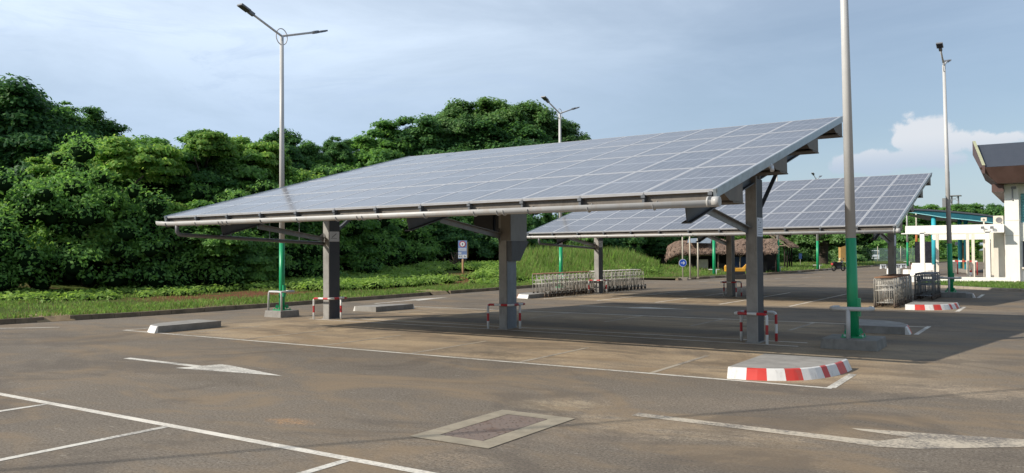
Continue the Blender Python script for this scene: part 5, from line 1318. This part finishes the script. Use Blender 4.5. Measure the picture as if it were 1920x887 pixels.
# roof
g = MB()
fz0, fz1 = 5.75, 6.68
g.face([(-.30, -1.1, fz0), (BW + 1, -1.1, fz0), (BW + 1, -1.6, fz1), (-1.15, -1.6, fz1)])            # front fascia leaning out
g.face([(-.30, -1.1, fz0), (-1.15, -1.6, fz1), (-1.7, 13, fz1 + .3), (-.30, 13, fz0)])
g.face([(-.30, -1.1, fz0), (BW + 1, -1.1, fz0), (BW + 1, 14, fz0), (-.30, 14, fz0)])
g.box(-.6, .0, -.6, 13, 5.3, 5.745)
g.build('fascia', M_BROWNF, bld)
g = MB(); g.face([(-1.0, -1.55, fz1 + .01), (BW + 1, -1.55, fz1 + .01), (BW + 1, 5.2, 8.75), (-1.75, 5.2, 8.75)]); g.face([(-1.75, 5.2, 8.75), (BW + 1, 5.2, 8.75), (BW + 1, 13, 7), (-1.7, 13, 7)])
g.build('roof', M_ROOFD, bld)
g = MB(); g.face([(-1.0, -1.6, fz1 - .35), (-1.0, -1.6, fz1 + .12), (-1.95, 5.4, 9.05), (-1.95, 5.4, 8.15)]); g.face([(-.86, -1.6, fz1 - .35), (-.86, -1.6, fz1 + .12), (-1.80, 5.4, 9.05), (-1.80, 5.4, 8.15)]); g.face([(-1.95, 5.4, 8.15), (-1.95, 5.4, 9.05), (-1.80, 5.4, 9.05), (-1.80, 5.4, 8.15)]); g.face([(-1.0, -1.6, fz1 - .35), (-1.0, -1.6, fz1 + .12), (-.86, -1.6, fz1 + .12), (-.86, -1.6, fz1 - .35)])
bb = g.build('bargeboard', M_BROWNF, bld)
g = MB(); g.face([(-1.0, -1.6, fz1 + .125), (-.84, -1.6, fz1 + .125), (-1.78, 5.4, 9.055), (-1.95, 5.4, 9.055)]); g.build('edge_flashing', M_VERGE, bb)
g = MB(); g.box(.35, .6, -.08, -.012, 5.45, 5.6); g.box(.38, .44, -.06, -.012, 4.8, 5.45); g.build('security_lamp', M_STEEL, bld)
# pergola
pg = empty('white_pergola', (-7.5, 55.2, 0), 'white flat roofed pergola attached to the white building', 'pergola')
g = MB(); g.box(-.2, 5.2, -.35, .0, 2.92, 2.98); g.box(0, 5.2, -.1, .15, 2.982, 3.42); g.box(0, .25, .152, 9, 2.95, 3.4); g.box(4.95, 5.2, .152, 9, 2.95, 3.4); g.build('front_beam', M_WALL, pg)
for k in range(2):
    g = MB(); g.box(.252, 4.948, 6.8 + k * 1.4, 7.0 + k * 1.4, 3.0, 3.3); g.build('cross_beam', M_WALLB, pg)
for x, y in ((.95, -.2), (4.38, -.2)):
    g = MB(); g.box(x - .12, x + .12, y - .15, y + .1, 0 if x > 2 else 0, 3.08); g.build('column', M_WALL, pg)
for x, y in ((1.5, 2.2), (3.0, 4.4), (3.3, 4.5), (3.9, 5.6), (4.4, 3.9), (3.75, 7.6)):
    g = MB(); g.box(x - .08, x + .08, y - .08, y + .08, 0, 2.95); g.build('column', M_WALLB, pg)
g = MB(); g.box(4.62, 5.19, .7, .9, 0, 2.94); g.build('end_wall', M_WALLB, pg)
g = MB(); g.box(4.3, 5.19, 6.5, 6.7, 0, 2.94); g.box(.9, 4.9, 5.2, 5.3, 2.6, 2.95); g.build('rear_wall', M_WALL, pg)
# low wall, paving, grass strip
lw = MB(); lw.box(-7.4, -2.0, 54.35, 54.55, 0, .34); o = lw.build('low_wall', M_WALL); tag(o, 'low white wall in front of the pergola', 'wall')
g = MB(); g.face([(-9.5, 54.6, .008), (12, 54.6, .008), (12, 90, .008), (-9.5, 90, .008)]); tag(g.build('paving', mat('brown_paving', (.20, .16, .13), .9, .3, 1.5)), kind='structure')
g = MB(); strip = [(-6.4, 50.6), (-5.2, 47.6), (-1.1, 44.0), (2, 41.6), (14, 33), (14, 54.3), (-6.4, 54.3)]
g.prism(strip, 0, .08); o = g.build('grass_strip', M_GRASSG); fixnormals(o); tag(o, kind='structure')
ribbon_kerb('kerb', list(reversed([(14, 33), (2, 41.6), (-1.1, 44.0), (-5.2, 47.6), (-6.4, 50.6)])), -.2, .12, M_KERBL, label='pale kerb edging the grass strip by the white building')
pts = []
for _ in range(9000):
    x = rr.uniform(-6.2, 3); y = rr.uniform(43, 54.2)
    if y < 47.6 + (-5.2 - x) * .88 + .35: continue
    pts.append((x, y, .08, 1))
tag(blades('strip_grass', pts, .05, .12, .03, [L_GRASS, L_TALL, L_STRAW], 8, .8), 'short grass in front of the low white wall', 'grass', kind='stuff')
# kiosk with dark screen
kp = at(1732, 508, 64); r = empty('display_kiosk', (kp.x, kp.y, 0), 'white kiosk with a tall dark screen panel behind the pergola column', 'kiosk')
g = MB(); g.box(-.85, .75, -.3, .3, 0, .8); g.box(-.8, .6, -.25, .25, .802, .92); g.build('base', M_WALL, r, bevel=.03); g = MB(); g.box(-.6, .55, -.1, .1, .925, 2.6); g.build('screen', M_SCREEN, r)
for px, t, hw, lb in ((1702, 62, .35, 'white rounded concrete block behind the dark trolleys'), (1728, 61, .8, 'long white rounded concrete block in front of the kiosk'), (1676, 66, .55, 'white rounded block just right of the far right pillar')):
    P = at(px, 515, t); g = MB(); n = 14
    pl = [(P.x + hw * math.cos(2 * math.pi * k / n), P.y + .45 * math.sin(2 * math.pi * k / n)) for k in range(n)]
    pl2 = [(P.x + hw * .94 * math.cos(2 * math.pi * k / n), P.y + .42 * math.sin(2 * math.pi * k / n)) for k in range(n)]
    g.prism(pl, 0, .46, inset=pl2); tag(g.build('concrete_block', M_WALL, bevel=.04), lb, 'block')
# turquoise shelter
sh = empty('turquoise_shelter', (-8.9, 73, 0), 'large turquoise curved roof shelter behind the pergola', 'shelter')
g = MB(); n = 16
for k in range(n):
    x0 = -1.2 + 15 * k / n; x1 = -1.2 + 15 * (k + 1) / n
    def zc_(x): return 5.35 - .0105 * (x + 1.2) ** 2 - .055 * (x + 1.2)
    g.extr([(x0, zc_(x0)), (x1, zc_(x1)), (x1, zc_(x1) - .12), (x0, zc_(x0) - .12)], 'y', -.3, 16, 0)
o = g.build('roof', M_ROOFD, sh)
g = MB()
for k in range(n):
    x0 = -1.2 + 15 * k / n; x1 = -1.2 + 15 * (k + 1) / n
    dp = lambda x: .12 + .33 * min(1, (x + 1.2) / 3)
    g.face([(x0, -.2, zc_(x0) - .122), (x1, -.2, zc_(x1) - .122), (x1, -.1, zc_(x1) - .122 - dp(x1)), (x0, -.1, zc_(x0) - .122 - dp(x0))], 0)
    g.face([(x0, -.12, zc_(x0) - .10 - dp(x0)), (x1, -.12, zc_(x1) - .10 - dp(x1)), (x1, -.12, zc_(x1) - .16 - dp(x1)), (x0, -.12, zc_(x0) - .16 - dp(x0))], 1)
    g.face([(x0, 0, zc_(x0) - .5), (x1, 0, zc_(x1) - .5), (x1, 16, zc_(x1) - .5), (x0, 16, zc_(x0) - .5)], 2)
g.build('fascia', [M_CYANM, M_CYANL, M_CYAND], sh)
for x, y in ((1.0, .3), (2.9, 5.0), (2.2, 8), (5.6, .8), (6.6, 6), (8.2, 1)):
    g = MB(); g.tube([(x, y, .3), (x, y, 4.75 - .05 * x)], .17, 12); c0 = g.build('column', M_CYANC, sh); g = MB(); g.box(x - .35, x + .35, y - .35, y + .35, 0, .3); g.build('column_foot', M_CONC, c0)
# back wall and openings behind the pergola
g = MB(); g.box(-4.6, 3, 84, 84.2, 0, 2.6); tag(g.build('cream_wall', M_WALLB), 'cream wall far behind the pergola columns', 'wall')
for k, (px, t, w_, h0, h1, m, nm, lb) in enumerate([(1809, 75, .35, 0, 2.6, M_SCREEN, 'dark_doorway', 'dark narrow doorway between the turquoise columns'), (1812, 74, .22, .2, 2.3, M_ORWALL, 'ochre_panel', 'ochre panel beside the dark doorway')]):
    P = at(px, 505, t); g = MB(); g.box(P.x - w_, P.x + w_, P.y - .05, P.y + .05, h0, h1); g.box(P.x - w_ - .06, P.x - w_ - .002, P.y - .07, P.y + .07, h0, h1 + .06); g.box(P.x + w_ + .002, P.x + w_ + .06, P.y - .07, P.y + .07, h0, h1 + .06); tag(g.build(nm, m), lb, 'panel')
P = at(1797, 432, 72); g = MB(); g.box(-.28, .28, -.03, .03, 0, .3, 0); g.box(-.22, .22, -.034, -.031, .12, .16, 1); g.box(-.2, .1, -.034, -.031, .06, .08, 1); o = g.build('hanging_sign', [M_SIGNW, M_BLUED]); o.location = (P.x, P.y, at(1797, 460, 72).z); tag(o, 'small white and blue sign hanging under the pergola', 'sign')
# red white barrier rail
P0 = at(1778, 488, 66); P1 = at(1832, 488, 62); r = empty('rail_barrier', (P0.x, P0.y, 0), 'red and white rail barrier behind the pergola columns', 'barrier')
d = P1 - P0; g = MB()
for k in range(8): g.bar((d.x * k / 8, d.y * k / 8, 1.05), (d.x * (k + 1) / 8, d.y * (k + 1) / 8, 1.05), .04, .12, k % 2)
g.build('rail', [M_REDP, M_RWW], r)
for k in range(4):
    g = MB(); g.tube([(d.x * k / 3, d.y * k / 3, 0), (d.x * k / 3, d.y * k / 3, 1.0)], .04, 6); g.build('leg', M_REDP, r)
P = at(1821, 512, 58.5); g = MB(); g.tube([(P.x, P.y, 0), (P.x, P.y, .32)], [.2, .22], 14, 0); g.tube([(P.x, P.y, .32), (P.x, P.y, .46)], [.15, .12], 12, 1); tag(g.build('planter_tub', [M_SIGNW, M_REDP]), 'small white tub with red flowers by the pergola column', 'planter')
# air conditioners, box on a mast
for px, py, t, w_, h_, lb in ((1872, 421, 58, .42, .62, 'white air conditioner unit standing on the pergola roof'), (1872, 452, 57.5, .5, .4, 'white air conditioner unit mounted under the pergola end')):
    P = at(px, py, t); r = empty('air_conditioner', (P.x, P.y, P.z), lb, 'air conditioner')
    g = MB(); g.box(-w_ / 2 - .1, w_ / 2 + .1, -.15, .15, 0, h_); g.build('casing', M_WALLB, r, bevel=.02)
    g = MB(); g.tube([(.05, -.152, h_ / 2), (.05, -.17, h_ / 2)], h_ * .33, 16); g.build('fan_grille', M_STEEL, r)
    g = MB(); g.tube([(w_ / 2, -.17, .1), (w_ / 2 - .1, -.2, -.1)], .03, 6); g.build('pipe', M_STEEL, r)
P = at(1845, 424, 57); r = empty('antenna_box', (P.x, P.y, P.z - .02), 'small pale box on a short mast on the pergola roof', 'antenna')
g = MB(); g.tube([(0, 0, 0), (0, 0, .35)], .05, 8); g.build('mast', M_WALLB, r); g = MB(); g.box(-.18, .18, -.08, .08, .35, .62); g.build('box', M_WALLB, r, bevel=.03)
g = MB(); g.tube([(0, -.082, .48), (0, -.10, .48)], .07, 10); g.build('dish', M_STEEL, r)
for px, lb in ((1856, 'left floodlight on the pergola beam'), (1872, 'right floodlight on the pergola beam')):
    P = at(px, 431, 53.2); r = empty('floodlight', (P.x, 55.0, P.z), lb, 'floodlight')
    g = MB(); g.box(-.09, .09, -.16, -.04, -.08, .07); g.build('housing', M_STEEL, r, bevel=.01); g = MB(); g.tube([(0, -.05, 0), (0, .1, .05)], .025, 6); g.build('bracket', M_STEELD, r)
